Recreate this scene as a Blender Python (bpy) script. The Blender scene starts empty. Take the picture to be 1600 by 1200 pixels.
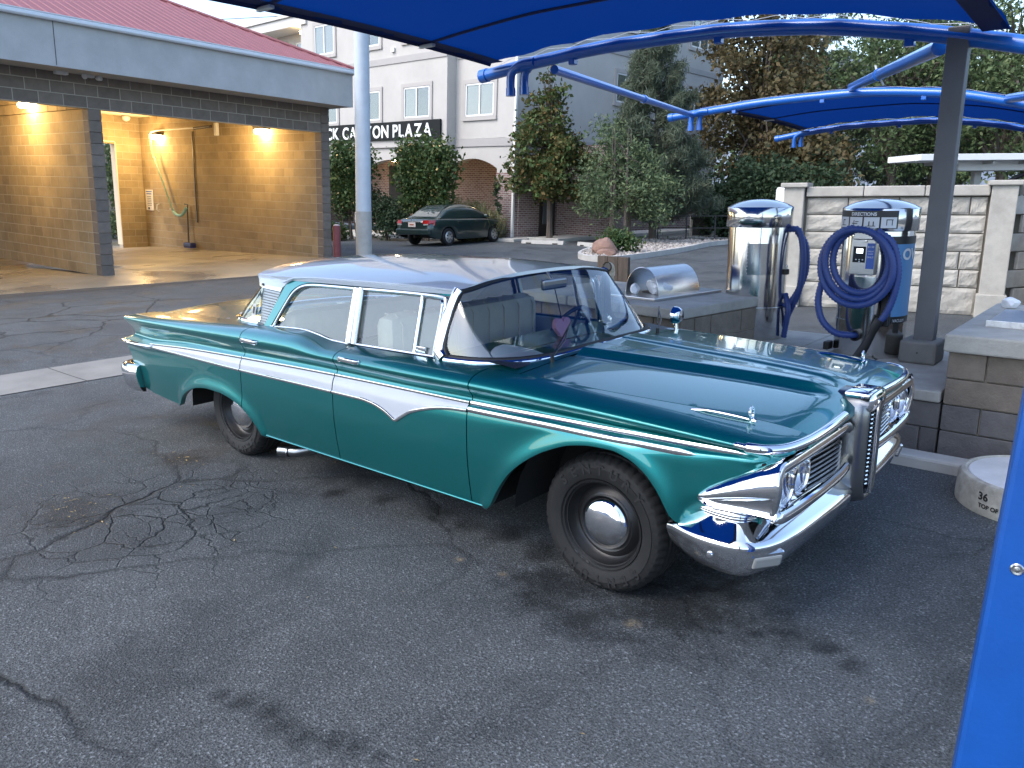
import bpy, bmesh, math, random
import numpy as np
from mathutils import Vector, Matrix
R = math.radians
random.seed(7); RNG = np.random.default_rng(7)
scene = bpy.context.scene
COL = scene.collection

# ------------------------------------------------------------------ camera
cd = bpy.data.cameras.new('camera'); cam = bpy.data.objects.new('camera', cd); COL.objects.link(cam)
cd.sensor_width = 36.0; cd.lens = 27.54; cd.clip_start = 0.05; cd.clip_end = 6000
def cam_matrix(loc, yaw, pitch, roll):
    f = Vector((math.sin(yaw)*math.cos(pitch), math.cos(yaw)*math.cos(pitch), math.sin(pitch)))
    r = Vector((math.cos(yaw), -math.sin(yaw), 0)); u = r.cross(f)
    r2 = r*math.cos(roll)+u*math.sin(roll); u2 = u*math.cos(roll)-r*math.sin(roll)
    m = Matrix((r2, u2, -f)).transposed().to_4x4(); m.translation = Vector(loc); return m
cam.matrix_world = cam_matrix((1.808, -3.605, 1.772), R(-40.04), R(-13.56), R(-0.48))
scene.camera = cam
# ------------------------------------------------------------------ sky, sun, exposure
SUN_EL, SUN_AZ = 48.0, 205.0          # azimuth measured clockwise from +Y
world = bpy.data.worlds.new('World'); scene.world = world; world.use_nodes = True
wn = world.node_tree; bg = wn.nodes['Background']
sky = wn.nodes.new('ShaderNodeTexSky'); sky.sky_type = 'NISHITA'; sky.sun_disc = False
sky.sun_elevation = R(SUN_EL); sky.sun_rotation = R(SUN_AZ); sky.air_density = 1.0; sky.dust_density = 1.6; sky.ozone_density = 0.8
wn.links.new(sky.outputs[0], bg.inputs[0]); bg.inputs[1].default_value = 0.15
sl = bpy.data.lights.new('sun', 'SUN'); sl.energy = 0.75; sl.angle = R(38); sl.color = (1.0, 0.96, 0.90)
sun = bpy.data.objects.new('sun', sl); COL.objects.link(sun)
sd = Vector((math.sin(R(SUN_AZ))*math.cos(R(SUN_EL)), math.cos(R(SUN_AZ))*math.cos(R(SUN_EL)), math.sin(R(SUN_EL))))
sun.rotation_euler = sd.to_track_quat('Z', 'Y').to_euler(); sun.location = (0, 0, 30)
scene.view_settings.view_transform = 'Standard'; scene.view_settings.look = 'None'
scene.view_settings.exposure = 1.68; scene.view_settings.gamma = 1.0
scene.view_settings.use_curve_mapping = False

# ------------------------------------------------------------------ materials
def _n(nt, t, **kw):
    n = nt.nodes.new(t)
    for k, v in kw.items(): setattr(n, k, v)
    return n
def mat(name, color, rough=0.6, metal=0.0, vary=0.0, vscale=3.0, bump=0.0, bscale=60.0, spec=0.5, coat=0.0, island=0.0, island_hue=None, emit=None, estr=0.0, stretch=None, bdist=0.01):
    """Principled material: base colour broken up by two noises, optional per-piece variation, optional bump."""
    m = bpy.data.materials.new(name); m.use_nodes = True; nt = m.node_tree; b = nt.nodes['Principled BSDF']
    b.inputs['Roughness'].default_value = rough; b.inputs['Metallic'].default_value = metal
    b.inputs['Specular IOR Level'].default_value = spec; b.inputs['Coat Weight'].default_value = coat
    b.inputs['Coat Roughness'].default_value = 0.03
    c = (*color, 1); b.inputs['Base Color'].default_value = c; L = nt.links
    geo = _n(nt, 'ShaderNodeNewGeometry'); tc = _n(nt, 'ShaderNodeTexCoord')
    pos = geo.outputs['Position']
    if stretch:
        mp = _n(nt, 'ShaderNodeMapping'); mp.inputs['Scale'].default_value = stretch
        L.new(tc.outputs['Object'], mp.inputs[0]); pos = mp.outputs[0]
    src = None
    if vary > 0:
        n1 = _n(nt, 'ShaderNodeTexNoise'); n1.inputs['Scale'].default_value = vscale; n1.inputs['Detail'].default_value = 8; n1.inputs['Roughness'].default_value = 0.65
        L.new(pos, n1.inputs['Vector'])
        mr = _n(nt, 'ShaderNodeMapRange'); mr.inputs[1].default_value = 0.3; mr.inputs[2].default_value = 0.7
        mr.inputs[3].default_value = 1-vary; mr.inputs[4].default_value = 1+vary; L.new(n1.outputs[0], mr.inputs[0]); src = mr.outputs[0]
    if island > 0:
        mi = _n(nt, 'ShaderNodeMapRange'); mi.inputs[3].default_value = 1-island; mi.inputs[4].default_value = 1+island
        oi = _n(nt, 'ShaderNodeObjectInfo'); ad = _n(nt, 'ShaderNodeMath', operation='ADD'); fr = _n(nt, 'ShaderNodeMath', operation='FRACT')
        L.new(geo.outputs['Random Per Island'], ad.inputs[0]); L.new(oi.outputs['Random'], ad.inputs[1]); L.new(ad.outputs[0], fr.inputs[0]); L.new(fr.outputs[0], mi.inputs[0])
        if src is None: src = mi.outputs[0]
        else:
            mu = _n(nt, 'ShaderNodeMath', operation='MULTIPLY'); L.new(src, mu.inputs[0]); L.new(mi.outputs[0], mu.inputs[1]); src = mu.outputs[0]
    if src is not None:
        vm = _n(nt, 'ShaderNodeVectorMath', operation='SCALE'); vm.inputs[0].default_value = color; L.new(src, vm.inputs['Scale'])
        if island_hue:
            mx = _n(nt, 'ShaderNodeMix', data_type='RGBA'); mx.inputs['B'].default_value = (*island_hue, 1)
            pw = _n(nt, 'ShaderNodeMath', operation='POWER'); pw.inputs[1].default_value = 3.0
            L.new(geo.outputs['Random Per Island'], pw.inputs[0]); L.new(pw.outputs[0], mx.inputs['Factor']); L.new(vm.outputs[0], mx.inputs['A']); L.new(mx.outputs['Result'], b.inputs['Base Color'])
        else: L.new(vm.outputs[0], b.inputs['Base Color'])
    if bump > 0:
        n2 = _n(nt, 'ShaderNodeTexNoise'); n2.inputs['Scale'].default_value = bscale; n2.inputs['Detail'].default_value = 6
        L.new(pos, n2.inputs['Vector']); bp = _n(nt, 'ShaderNodeBump'); bp.inputs['Strength'].default_value = bump; bp.inputs['Distance'].default_value = bdist
        L.new(n2.outputs[0], bp.inputs['Height']); L.new(bp.outputs[0], b.inputs['Normal'])
    if emit: b.inputs['Emission Color'].default_value = (*emit, 1); b.inputs['Emission Strength'].default_value = estr
    return m
def glass(name, tint=(0.9, 0.95, 0.94), ior=1.5, boost=0.0):
    m = bpy.data.materials.new(name); m.use_nodes = True; nt = m.node_tree; nt.nodes.clear()
    o = _n(nt, 'ShaderNodeOutputMaterial'); t = _n(nt, 'ShaderNodeBsdfTransparent'); g = _n(nt, 'ShaderNodeBsdfGlossy'); f = _n(nt, 'ShaderNodeLayerWeight'); mx = _n(nt, 'ShaderNodeMixShader')
    t.inputs[0].default_value = (*tint, 1); g.inputs['Roughness'].default_value = 0.0; f.inputs['Blend'].default_value = 0.5
    pw = _n(nt, 'ShaderNodeMath', operation='POWER'); pw.inputs[1].default_value = 4.2; ml = _n(nt, 'ShaderNodeMath', operation='MULTIPLY'); ml.inputs[1].default_value = .92
    ad = _n(nt, 'ShaderNodeMath', operation='ADD'); ad.inputs[1].default_value = boost+.05; ad.use_clamp = True
    nt.links.new(f.outputs['Facing'], pw.inputs[0]); nt.links.new(pw.outputs[0], ml.inputs[0]); nt.links.new(ml.outputs[0], ad.inputs[0]); nt.links.new(ad.outputs[0], mx.inputs[0]); nt.links.new(t.outputs[0], mx.inputs[1]); nt.links.new(g.outputs[0], mx.inputs[2]); nt.links.new(mx.outputs[0], o.inputs[0])
    return m

# ------------------------------------------------------------------ mesh helpers
class MB:
    def __init__(s): s.v = []; s.f = []
    def add(s, vs, fs):
        o = len(s.v); s.v += [tuple(map(float, p)) for p in vs]; s.f += [tuple(o+i for i in f) for f in fs]; return s
    def box(s, c, d, rz=0.0, ch=0.0, m=None):
        x, y, z = d[0]/2, d[1]/2, d[2]/2
        if ch <= 0:
            P = [(-x,-y,-z),(x,-y,-z),(x,y,-z),(-x,y,-z),(-x,-y,z),(x,-y,z),(x,y,z),(-x,y,z)]
            F = [(0,3,2,1),(4,5,6,7),(0,1,5,4),(1,2,6,5),(2,3,7,6),(3,0,4,7)]
        else:
            bm = bmesh.new(); bmesh.ops.create_cube(bm, size=1.0); bmesh.ops.scale(bm, vec=d, verts=bm.verts)
            bmesh.ops.bevel(bm, geom=list(bm.edges), offset=min(ch, min(d)*.45), segments=2, affect='EDGES', profile=0.5)
            bm.verts.index_update(); P = [v.co[:] for v in bm.verts]; F = [tuple(v.index for v in f.verts) for f in bm.faces]; bm.free()
        mt = Matrix.Translation(Vector(c)) @ Matrix.Rotation(rz, 4, 'Z')
        if m is not None: mt = m @ mt
        return s.add([mt @ Vector(p) for p in P], F)
    def poly(s, pts): return s.add(pts, [tuple(range(len(pts)))])
    def grid(s, rows, closed_u=False, closed_v=False, flip=False):
        """rows: list of equal-length point lists."""
        n, m = len(rows), len(rows[0]); F = []
        for i in range(n if closed_v else n-1):
            for j in range(m if closed_u else m-1):
                a, b, c, d = i*m+j, i*m+(j+1) % m, ((i+1) % n)*m+(j+1) % m, ((i+1) % n)*m+j
                F.append((a, d, c, b) if flip else (a, b, c, d))
        return s.add([p for r in rows for p in r], F)
    def lathe(s, prof, n=32, m=None, cap=False):
        """prof: (radius, height) pairs turned about local Z, placed by matrix m."""
        rows = []
        for r, h in prof:
            row = [Vector((r*math.cos(2*math.pi*k/n), r*math.sin(2*math.pi*k/n), h)) for k in range(n)]
            rows.append([m @ p for p in row] if m is not None else row)
        o = len(s.v); s.grid(rows, closed_u=True)
        if cap:
            s.f.append(tuple(o+k for k in range(n))[::-1]); s.f.append(tuple(o+(len(prof)-1)*n+k for k in range(n)))
        return s
    def cyl(s, a, b, r, r2=None, n=16, cap=True):
        a, b = Vector(a), Vector(b); q = (b-a).to_track_quat('Z', 'Y').to_matrix().to_4x4(); m = Matrix.Translation(a) @ q
        return s.lathe([(r, 0), (r if r2 is None else r2, (b-a).length)], n, m, cap)
    def tube(s, pts, r, n=8, closed=False, cap=True, flat=None):
        """tube along pts, r number or list; flat=(w,h,upvector) gives an elliptical section."""
        P = [Vector(p) for p in pts]; N = len(P); rows = []; prev = None
        for i, p in enumerate(P):
            t = (P[(i+1) % N]-P[i-1]) if (closed or 0 < i < N-1) else (P[1]-P[0] if i == 0 else P[-1]-P[-2])
            t.normalize()
            if flat: up = Vector(flat[2])
            else:
                up = prev if prev is not None else (Vector((0, 0, 1)) if abs(t.z) < .9 else Vector((1, 0, 0)))
            sx = t.cross(up).normalized(); up2 = sx.cross(t).normalized(); prev = up2
            rr = r[i] if isinstance(r, (list, tuple)) else r
            a, b = (rr*flat[0], rr*flat[1]) if flat else (rr, rr)
            rows.append([p+sx*(a*math.cos(2*math.pi*k/n))+up2*(b*math.sin(2*math.pi*k/n)) for k in range(n)])
        o = len(s.v); s.grid(rows, closed_u=True, closed_v=closed, flip=True)
        if cap and not closed:
            s.f.append(tuple(o+k for k in range(n))); s.f.append(tuple(o+(N-1)*n+k for k in range(n))[::-1])
        return s
    def prism(s, pts2, h, m=None):
        """polygon in local XY extruded 0..h along local Z."""
        n = len(pts2); P = [Vector((x, y, 0)) for x, y in pts2]+[Vector((x, y, h)) for x, y in pts2]
        if m is not None: P = [m @ p for p in P]
        F = [tuple(range(n))[::-1], tuple(range(n, 2*n))]+[(i, (i+1) % n, n+(i+1) % n, n+i) for i in range(n)]
        return s.add(P, F)
    def mirror_y(s):
        o = len(s.v); s.v += [(x, -y, z) for x, y, z in s.v]; s.f += [tuple(o+i for i in f)[::-1] for f in s.f[:]]; return s
    def mesh(s, name, m, smooth=False, angle=35):
        me = bpy.data.meshes.new(name); me.from_pydata(s.v, [], s.f); me.update()
        if isinstance(m, (list, tuple)):
            for x in m: me.materials.append(x)
        else: me.materials.append(m)
        if smooth:
            me.shade_smooth()
            if angle < 180: me.set_sharp_from_angle(angle=R(angle))
        return me
    def build(s, name, m, parent=None, smooth=False, angle=35, fix=True, **kw):
        me = s.mesh(name, m, smooth, angle)
        if fix:
            bm = bmesh.new(); bm.from_mesh(me); bmesh.ops.recalc_face_normals(bm, faces=bm.faces); bm.to_mesh(me); bm.free()
            if smooth and angle < 180: me.set_sharp_from_angle(angle=R(angle))
        return link(name, me, parent, **kw)
def link(name, me, parent=None, loc=None, rot=None, label=None, cat=None, group=None, kind=None):
    o = bpy.data.objects.new(name, me); COL.objects.link(o)
    if parent is not None: o.parent = parent
    if loc is not None: o.location = loc
    if rot is not None: o.rotation_euler = rot
    return tag(o, label, cat, group, kind)
def tag(o, label=None, cat=None, group=None, kind=None):
    for k, v in (('label', label), ('category', cat), ('group', group), ('kind', kind)):
        if v: o[k] = v
    return o
def thing(name, label, cat, loc=(0, 0, 0), rz=0.0, group=None, rot=None):
    o = bpy.data.objects.new(name, None); COL.objects.link(o); o.location = loc; o.rotation_euler = rot if rot is not None else (0, 0, rz)
    o.empty_display_size = .2
    return tag(o, label, cat, group)
def copy_tree(o, parent=None, loc=None, label=None):
    c = o.copy(); COL.objects.link(c)
    if parent is not None: c.parent = parent
    if loc is not None: c.location = loc
    if label: c['label'] = label
    for ch in list(o.children): copy_tree(ch, c)
    return c
def text_mesh(txt, size, depth=0.0, bold=0.0):
    cu = bpy.data.curves.new('t', 'FONT'); cu.body = txt; cu.size = size; cu.extrude = depth; cu.offset = bold; cu.resolution_u = 4
    o = bpy.data.objects.new('t', cu); COL.objects.link(o); dg = bpy.context.evaluated_depsgraph_get(); dg.update()
    me = bpy.data.meshes.new_from_object(o.evaluated_get(dg)); bpy.data.objects.remove(o); bpy.data.curves.remove(cu)
    return me
def letters(txt, size, depth, material, parent, m, name='letter', bold=0.0, gap=0.08, xs=1.0):
    """one child object per character, laid along local +X of matrix m; returns the total width."""
    x = 0.0
    for ch in txt:
        if ch == ' ': x += size*.32; continue
        me = text_mesh(ch, size, depth, bold); vx = [v.co.x for v in me.vertices]; x0, x1 = min(vx), max(vx)
        for v in me.vertices: v.co.x = (v.co.x-x0)*xs
        me.materials.clear(); me.materials.append(material)
        o = link(name, me, parent); o.matrix_local = m @ Matrix.Translation((x, 0, 0)); x += (x1-x0)*xs+size*gap
    return x
def flat_text(name, txt, size, material, parent, m, depth=0.0005, xs=1.0, bold=0.0, center=True):
    me = text_mesh(txt, size, depth, bold); vx = [v.co.x for v in me.vertices]; c = (min(vx)+max(vx))/2 if center else 0
    for v in me.vertices: v.co.x = (v.co.x-c)*xs
    me.materials.clear(); me.materials.append(material); o = link(name, me, parent); o.matrix_local = m; return o
def pchip(xs, ys):
    xs = np.array(xs, float); ys = np.array(ys, float); h = np.diff(xs); d = np.diff(ys)/h; m = np.zeros(len(xs))
    for i in range(1, len(xs)-1):
        if d[i-1]*d[i] > 0:
            w1, w2 = 2*h[i]+h[i-1], h[i]+2*h[i-1]; m[i] = (w1+w2)/(w1/d[i-1]+w2/d[i])
    m[0], m[-1] = d[0], d[-1]
    def f(x):
        x = min(max(x, xs[0]), xs[-1]); i = min(max(int(np.searchsorted(xs, x))-1, 0), len(h)-1); t = (x-xs[i])/h[i]
        return float((1+2*t)*(1-t)**2*ys[i]+t*(1-t)**2*h[i]*m[i]+t*t*(3-2*t)*ys[i+1]+t*t*(t-1)*h[i]*m[i+1])
    return f
def crv(pts, n=8, closed=False):
    """Catmull-Rom through points."""
    P = [Vector(p) for p in pts]; N = len(P); out = []
    for i in range(N if closed else N-1):
        p0 = P[(i-1) % N] if closed or i > 0 else P[0]*2-P[1]; p1 = P[i]; p2 = P[(i+1) % N]
        p3 = P[(i+2) % N] if closed or i < N-2 else P[-1]*2-P[-2]
        for k in range(n):
            t = k/n; out.append(0.5*((2*p1)+(p2-p0)*t+(2*p0-5*p1+4*p2-p3)*t*t+(3*p1-p0-3*p2+p3)*t**3))
    if not closed: out.append(P[-1])
    return out
TILT = Vector((0.030, 0.027, 1.0)).normalized()      # the lot slopes: true vertical seen from the parking surface
def tilted(loc, ux):
    """matrix at loc whose local Z is true vertical and local X runs along the ground direction ux."""
    z = TILT; x = Vector((ux[0], ux[1], 0)); x = (x-z*x.dot(z)).normalized(); y = z.cross(x)
    m = Matrix((x, y, z)).transposed().to_4x4(); m.translation = Vector(loc); return m
# ================================================================== ground
def asphalt():
    m = bpy.data.materials.new('asphalt'); m.use_nodes = True; nt = m.node_tree; L = nt.links; b = nt.nodes['Principled BSDF']
    geo = _n(nt, 'ShaderNodeNewGeometry'); P = geo.outputs['Position']
    def noise(scale, detail=6, rough=.6, vec=None, dist=0):
        n = _n(nt, 'ShaderNodeTexNoise'); n.inputs['Scale'].default_value = scale; n.inputs['Detail'].default_value = detail; n.inputs['Roughness'].default_value = rough; n.inputs['Distortion'].default_value = dist
        L.new(vec or P, n.inputs['Vector']); return n.outputs[0]
    def rng(v, a, b_, c, d):
        r = _n(nt, 'ShaderNodeMapRange'); r.inputs[1].default_value = a; r.inputs[2].default_value = b_; r.inputs[3].default_value = c; r.inputs[4].default_value = d; L.new(v, r.inputs[0]); return r.outputs[0]
    def op(o, a, b_, clamp=False):
        n = _n(nt, 'ShaderNodeMath', operation=o); n.use_clamp = clamp
        for i, x in enumerate((a, b_)):
            if isinstance(x, (int, float)): n.inputs[i].default_value = x
            else: L.new(x, n.inputs[i])
        return n.outputs[0]
    def near(pt, r0, r1):
        d = _n(nt, 'ShaderNodeVectorMath', operation='DISTANCE'); d.inputs[1].default_value = (*pt, 0); L.new(P, d.inputs[0]); return rng(d.outputs['Value'], r0, r1, 1, 0)
    big = rng(noise(.35, 5, .6), .3, .7, .78, 1.22); mid = rng(noise(2.2, 6, .65), .3, .7, .84, 1.16)
    grain = noise(95, 3, .7); fine = rng(grain, .32, .70, .32, 1.85)
    vo = _n(nt, 'ShaderNodeTexVoronoi'); vo.inputs['Scale'].default_value = 130; L.new(P, vo.inputs['Vector'])
    sp = _n(nt, 'ShaderNodeSeparateColor'); L.new(vo.outputs['Color'], sp.inputs[0])
    stone = rng(sp.outputs[0], .80, 1.0, 1.0, 2.1)
    v = op('MULTIPLY', op('MULTIPLY', big, mid), op('MULTIPLY', fine, stone))
    # oil and water stains with their own ragged shapes
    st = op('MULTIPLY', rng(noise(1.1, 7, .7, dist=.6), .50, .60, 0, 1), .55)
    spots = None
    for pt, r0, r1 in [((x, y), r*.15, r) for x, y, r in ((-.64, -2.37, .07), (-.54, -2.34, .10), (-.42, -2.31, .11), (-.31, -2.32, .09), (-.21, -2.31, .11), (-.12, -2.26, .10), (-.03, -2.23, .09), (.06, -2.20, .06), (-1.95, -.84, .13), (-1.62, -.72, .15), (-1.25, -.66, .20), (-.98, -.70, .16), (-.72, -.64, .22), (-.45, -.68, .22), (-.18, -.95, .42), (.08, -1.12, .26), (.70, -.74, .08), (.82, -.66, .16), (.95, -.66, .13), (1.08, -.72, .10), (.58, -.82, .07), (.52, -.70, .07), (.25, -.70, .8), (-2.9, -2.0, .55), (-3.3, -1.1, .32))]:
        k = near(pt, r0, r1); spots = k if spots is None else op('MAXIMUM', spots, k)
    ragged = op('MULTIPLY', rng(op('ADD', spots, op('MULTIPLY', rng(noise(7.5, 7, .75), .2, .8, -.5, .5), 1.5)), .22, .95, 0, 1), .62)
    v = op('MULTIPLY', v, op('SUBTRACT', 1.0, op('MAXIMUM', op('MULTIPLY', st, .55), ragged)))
    # cracks: warped voronoi cell borders, strong left of the car, faint elsewhere
    wv = _n(nt, 'ShaderNodeTexNoise'); wv.inputs['Scale'].default_value = 1.6; wv.inputs['Detail'].default_value = 7; L.new(P, wv.inputs['Vector'])
    sc = _n(nt, 'ShaderNodeVectorMath', operation='SCALE'); sc.inputs['Scale'].default_value = .55; L.new(wv.outputs['Color'], sc.inputs[0])
    av = _n(nt, 'ShaderNodeVectorMath', operation='ADD'); L.new(P, av.inputs[0]); L.new(sc.outputs[0], av.inputs[1])
    def cracks(scale, w):
        c = _n(nt, 'ShaderNodeTexVoronoi', feature='DISTANCE_TO_EDGE'); c.inputs['Scale'].default_value = scale; L.new(av.outputs[0], c.inputs['Vector']); return rng(c.outputs['Distance'], 0, w, 1, 0)
    zone = op('MAXIMUM', near((-2.55, -1.75), .25, 1.15), op('MAXIMUM', op('MULTIPLY', near((-1.6, -2.7), .3, 1.3), .9), op('MAXIMUM', op('MULTIPLY', near((-1.5, -.7), .1, 1.0), .6), op('MULTIPLY', near((-11, 1.5), 1.5, 4.5), .8))))
    gate = rng(noise(.9, 3), .42, .56, 0, 1)
    ck = op('MAXIMUM', op('MAXIMUM', op('MULTIPLY', cracks(6.5, .045), op('MULTIPLY', op('MULTIPLY', near((-2.35, -1.45), .1, .75), rng(noise(2.4, 3), .42, .55, 0, 1)), .8)), op('MULTIPLY', cracks(3.2, .034), op('MULTIPLY', near((-2.45, -1.75), .15, 1.1), .9))), op('MULTIPLY', op('MULTIPLY', cracks(.62, .019), 1.0), op('MAXIMUM', zone, op('MULTIPLY', gate, .35))))
    v = op('MULTIPLY', v, op('SUBTRACT', 1.0, op('MULTIPLY', ck, .88)))
    # pale scuffs and grit
    scuff = None
    for pt, r in (((.27, -.99), .05), ((-.72, -1.02), .04), ((-.45, -1.0), .035), ((1.2, -.9), .03)):
        k = near(pt, r*.2, r); scuff = k if scuff is None else op('MAXIMUM', scuff, k)
    scuff = op('MULTIPLY', scuff, rng(noise(40, 4), .35, .6, 0, 1))
    straw = op('MULTIPLY', op('MAXIMUM', near((-2.95, -2.0), .05, .5), op('MULTIPLY', near((-3.35, -1.15), .05, .3), .6)), rng(noise(70, 3, .75), .60, .66, 0, 1))
    cs = _n(nt, 'ShaderNodeVectorMath', operation='SCALE'); cs.inputs[0].default_value = (.066, .0725, .0765); L.new(v, cs.inputs['Scale'])
    mx = _n(nt, 'ShaderNodeMix', data_type='RGBA'); mx.inputs['B'].default_value = (.30, .24, .15, 1); L.new(op('MAXIMUM', op('MULTIPLY', scuff, .6), op('MULTIPLY', straw, .8)), mx.inputs['Factor']); L.new(cs.outputs[0], mx.inputs['A'])
    L.new(mx.outputs['Result'], b.inputs['Base Color'])
    L.new(rng(op('MAXIMUM', st, ragged), 0, .6, .86, .62), b.inputs['Roughness']); b.inputs['Specular IOR Level'].default_value = .22
    h = op('ADD', op('MULTIPLY', grain, .5), op('ADD', op('MULTIPLY', vo.outputs['Distance'], .5), op('MULTIPLY', ck, -2.2)))
    bp = _n(nt, 'ShaderNodeBump'); bp.inputs['Strength'].default_value = .75; bp.inputs['Distance'].default_value = .008; L.new(h, bp.inputs['Height']); L.new(bp.outputs[0], b.inputs['Normal'])
    return m
ASPH = asphalt()
CONC = mat('worn_concrete', (0.20, 0.195, 0.18), rough=0.88, vary=0.22, vscale=1.4, bump=0.3, bscale=80)
CONCP = mat('pale_concrete', (0.40, 0.385, 0.35), rough=0.85, vary=0.18, vscale=2.5, bump=0.3, bscale=70)
mb = MB(); mb.add([(-400, -400, 0), (400, -400, 0), (400, 400, 0), (-400, 400, 0)], [(0, 1, 2, 3)]); mb.build('ground', ASPH, kind='structure')
# concrete swale across the lot, cast in bays
sw = MB(); tag(sw.add([(-7.62, -14, .003), (-6.64, -14, .003), (-6.2, 5.5, .003), (-7.15, 5.5, .003)], [(0, 1, 2, 3)]).build('drainage_swale', mat('joint_dirt', (.06, .058, .055), .9)), kind='structure')
for k in range(9):
    y0 = -12.5+2.0*k; y1 = y0+1.985; xa = lambda y: -6.64+.0226*(y+14); mb = MB()
    c = [(xa(y0)-.97, y0), (xa(y0), y0), (xa(y1), y1), (xa(y1)-.97, y1)]
    mb.grid([[(c[0][0], c[0][1], .007), ((c[0][0]+c[1][0])/2, y0, .005), (c[1][0], c[1][1], .007)], [(c[3][0], c[3][1], .007), ((c[2][0]+c[3][0])/2, y1, .005), (c[2][0], c[2][1], .007)]])
    mb.build('slab_panel', CONC, bpy.data.objects['drainage_swale'])
# wash bay floor in bays
def wet_concrete():
    m = mat('wash_bay_concrete', (0.27, 0.235, 0.18), rough=0.6, vary=0.2, vscale=.9, bump=.12, bscale=50)
    nt = m.node_tree; b = nt.nodes['Principled BSDF']; geo = _n(nt, 'ShaderNodeNewGeometry'); n = _n(nt, 'ShaderNodeTexNoise'); n.inputs['Scale'].default_value = .32; n.inputs['Detail'].default_value = 2
    r = _n(nt, 'ShaderNodeMapRange'); r.inputs[1].default_value = .42; r.inputs[2].default_value = .60; r.inputs[3].default_value = .60; r.inputs[4].default_value = .16
    nt.links.new(geo.outputs['Position'], n.inputs['Vector']); nt.links.new(n.outputs[0], r.inputs[0]); nt.links.new(r.outputs[0], b.inputs['Roughness']); return m
WETC = wet_concrete()
ws_ = MB(); wslab = ws_.add([(-15.75, -12, .004), (-14.1, 8.0, .004), (-14.2, 12.5, .004), (-36, 12.5, .004), (-36, -12, .004)], [(0, 1, 2, 3, 4)]).build('wash_floor', bpy.data.materials['joint_dirt'], kind='structure')
def xfront(y): return -15.5+.175*(y-1.5+1.4)
ys_ = [-12, -7.2, -2.6, .85, 5.55, 8.4, 11.2]
for i in range(len(ys_)-1):
    y0, y1 = ys_[i]+.012, ys_[i+1]-.012
    segs = [None, -18.6, -23.5, -28.2, -36]
    for j in range(4):
        a0 = xfront(y0) if j == 0 else segs[j]-.012; a1 = xfront(y1) if j == 0 else segs[j]-.012; b_ = segs[j+1]+.012; mb = MB()
        mb.add([(a0, y0, .010), (a1, y1, .010), (b_, y1, .010), (b_, y0, .010), (a0, y0, -.02), (a1, y1, -.02), (b_, y1, -.02), (b_, y0, -.02)], [(0, 1, 2, 3), (0, 4, 5, 1), (1, 5, 6, 2), (3, 2, 6, 7), (0, 3, 7, 4)]); mb.build('slab_panel', WETC, wslab)
# far hills and distant surroundings
HILL = mat('hazy_hillside', (0.16, 0.19, 0.23), rough=1, vary=.3, vscale=.01)
hp = MB(); rws = []
for r_, zf in ((900, 0), (1050, .55), (1300, 1.0), (1500, .8)):
    row = []
    for k in range(90):
        a = 2*math.pi*k/90; h = 70+45*math.sin(a*3+.7)+30*math.sin(a*7+2)+18*math.sin(a*17+1); h *= (1.0+.9*max(0, math.cos(a-1.75)))
        row.append((r_*math.cos(a), r_*math.sin(a), zf*h-5))
    rws.append(row)
hp.grid(rws, closed_u=True).build('hills', HILL, smooth=True, kind='structure')
# ================================================================== car wash building
BLOCK = mat('tan_split_block', (0.31, 0.235, 0.135), rough=0.9, vary=0.24, vscale=1.3, bump=0.35, bscale=90, island=0.13)
BLOCKG = mat('grey_brown_block', (0.185, 0.152, 0.125), rough=0.9, vary=0.14, vscale=6, bump=0.35, bscale=90, island=0.12)
MORT = mat('mortar', (0.40, 0.36, 0.29), rough=0.95)
STUCCO = mat('grey_stucco', (0.44, 0.435, 0.42), rough=0.9, vary=0.09, vscale=2, bump=0.3, bscale=60)
GUT = mat('white_gutter_metal', (0.70, 0.73, 0.76), rough=0.4, metal=0.0)
REDROOF = mat('red_ribbed_roof_metal', (0.25, 0.085, 0.092), rough=0.6, vary=.08, vscale=3)
SOFF = mat('soffit_board', (0.40, 0.38, 0.34), rough=0.8)
CEIL = mat('cream_ceiling', (0.62, 0.56, 0.44), rough=0.7)
LAMPON = mat('lit_lamp_lens', (1, .9, .7), rough=.4, emit=(1.0, .78, .42), estr=26)
FIX = mat('dark_lamp_housing', (0.05, 0.045, 0.04), rough=0.5)
PALEM = mat('pale_painted_metal', (0.60, 0.60, 0.58), rough=.5)
WM = tilted((-17.35, 4.35, 0), (-.03, 1.0))
wash = thing('car_wash_building', 'tan block self-service car wash with red metal roof and lit open bays', 'building'); wash.matrix_world = WM
def wp(s, d, z): return WM @ Vector((s, d, z))
CH = .2487; BL = .50
cams = cam.matrix_world.translation
blocks = []      # (local centre, dims, material)
def course_wall(axis, fixed, thick, a0, a1, z0, n, m, skip=None, mA=None):
    """axis 'd': wall runs along depth at s=fixed..fixed+thick; axis 's': runs along s at d=fixed."""
    for i in range(n):
        p = a0 - (BL/2 if i % 2 else 0)
        while p < a1-.01:
            q0, q1 = max(p, a0), min(p+BL, a1)
            if q1-q0 > .03:
                c = (q0+q1)/2; z = z0+CH*(i+.5); L_ = q1-q0-.014
                if not (skip and skip(c, z)):
                    blocks.append((((fixed+thick/2, c, z), (thick, L_, CH-.014)) if axis == 'd' else ((c, fixed+thick/2, z), (L_, thick, CH-.014)), m))
            p += BL
course_wall('d', 0.0, .29, 0.29, 10.3, 0, 18, BLOCK)            # divider wall
course_wall('d', 6.46, .29, 0.29, 10.6, -2*CH, 20, BLOCK)         # right wall
for i in range(15): blocks.append((((.145, .145, CH*(i+.5)), (.29, .28, CH-.010)), BLOCKG))
for i in range(-2, 18): blocks.append((((6.605, .145, CH*(i+.5)), (.29, .28, CH-.010)), BLOCKG))
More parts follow.
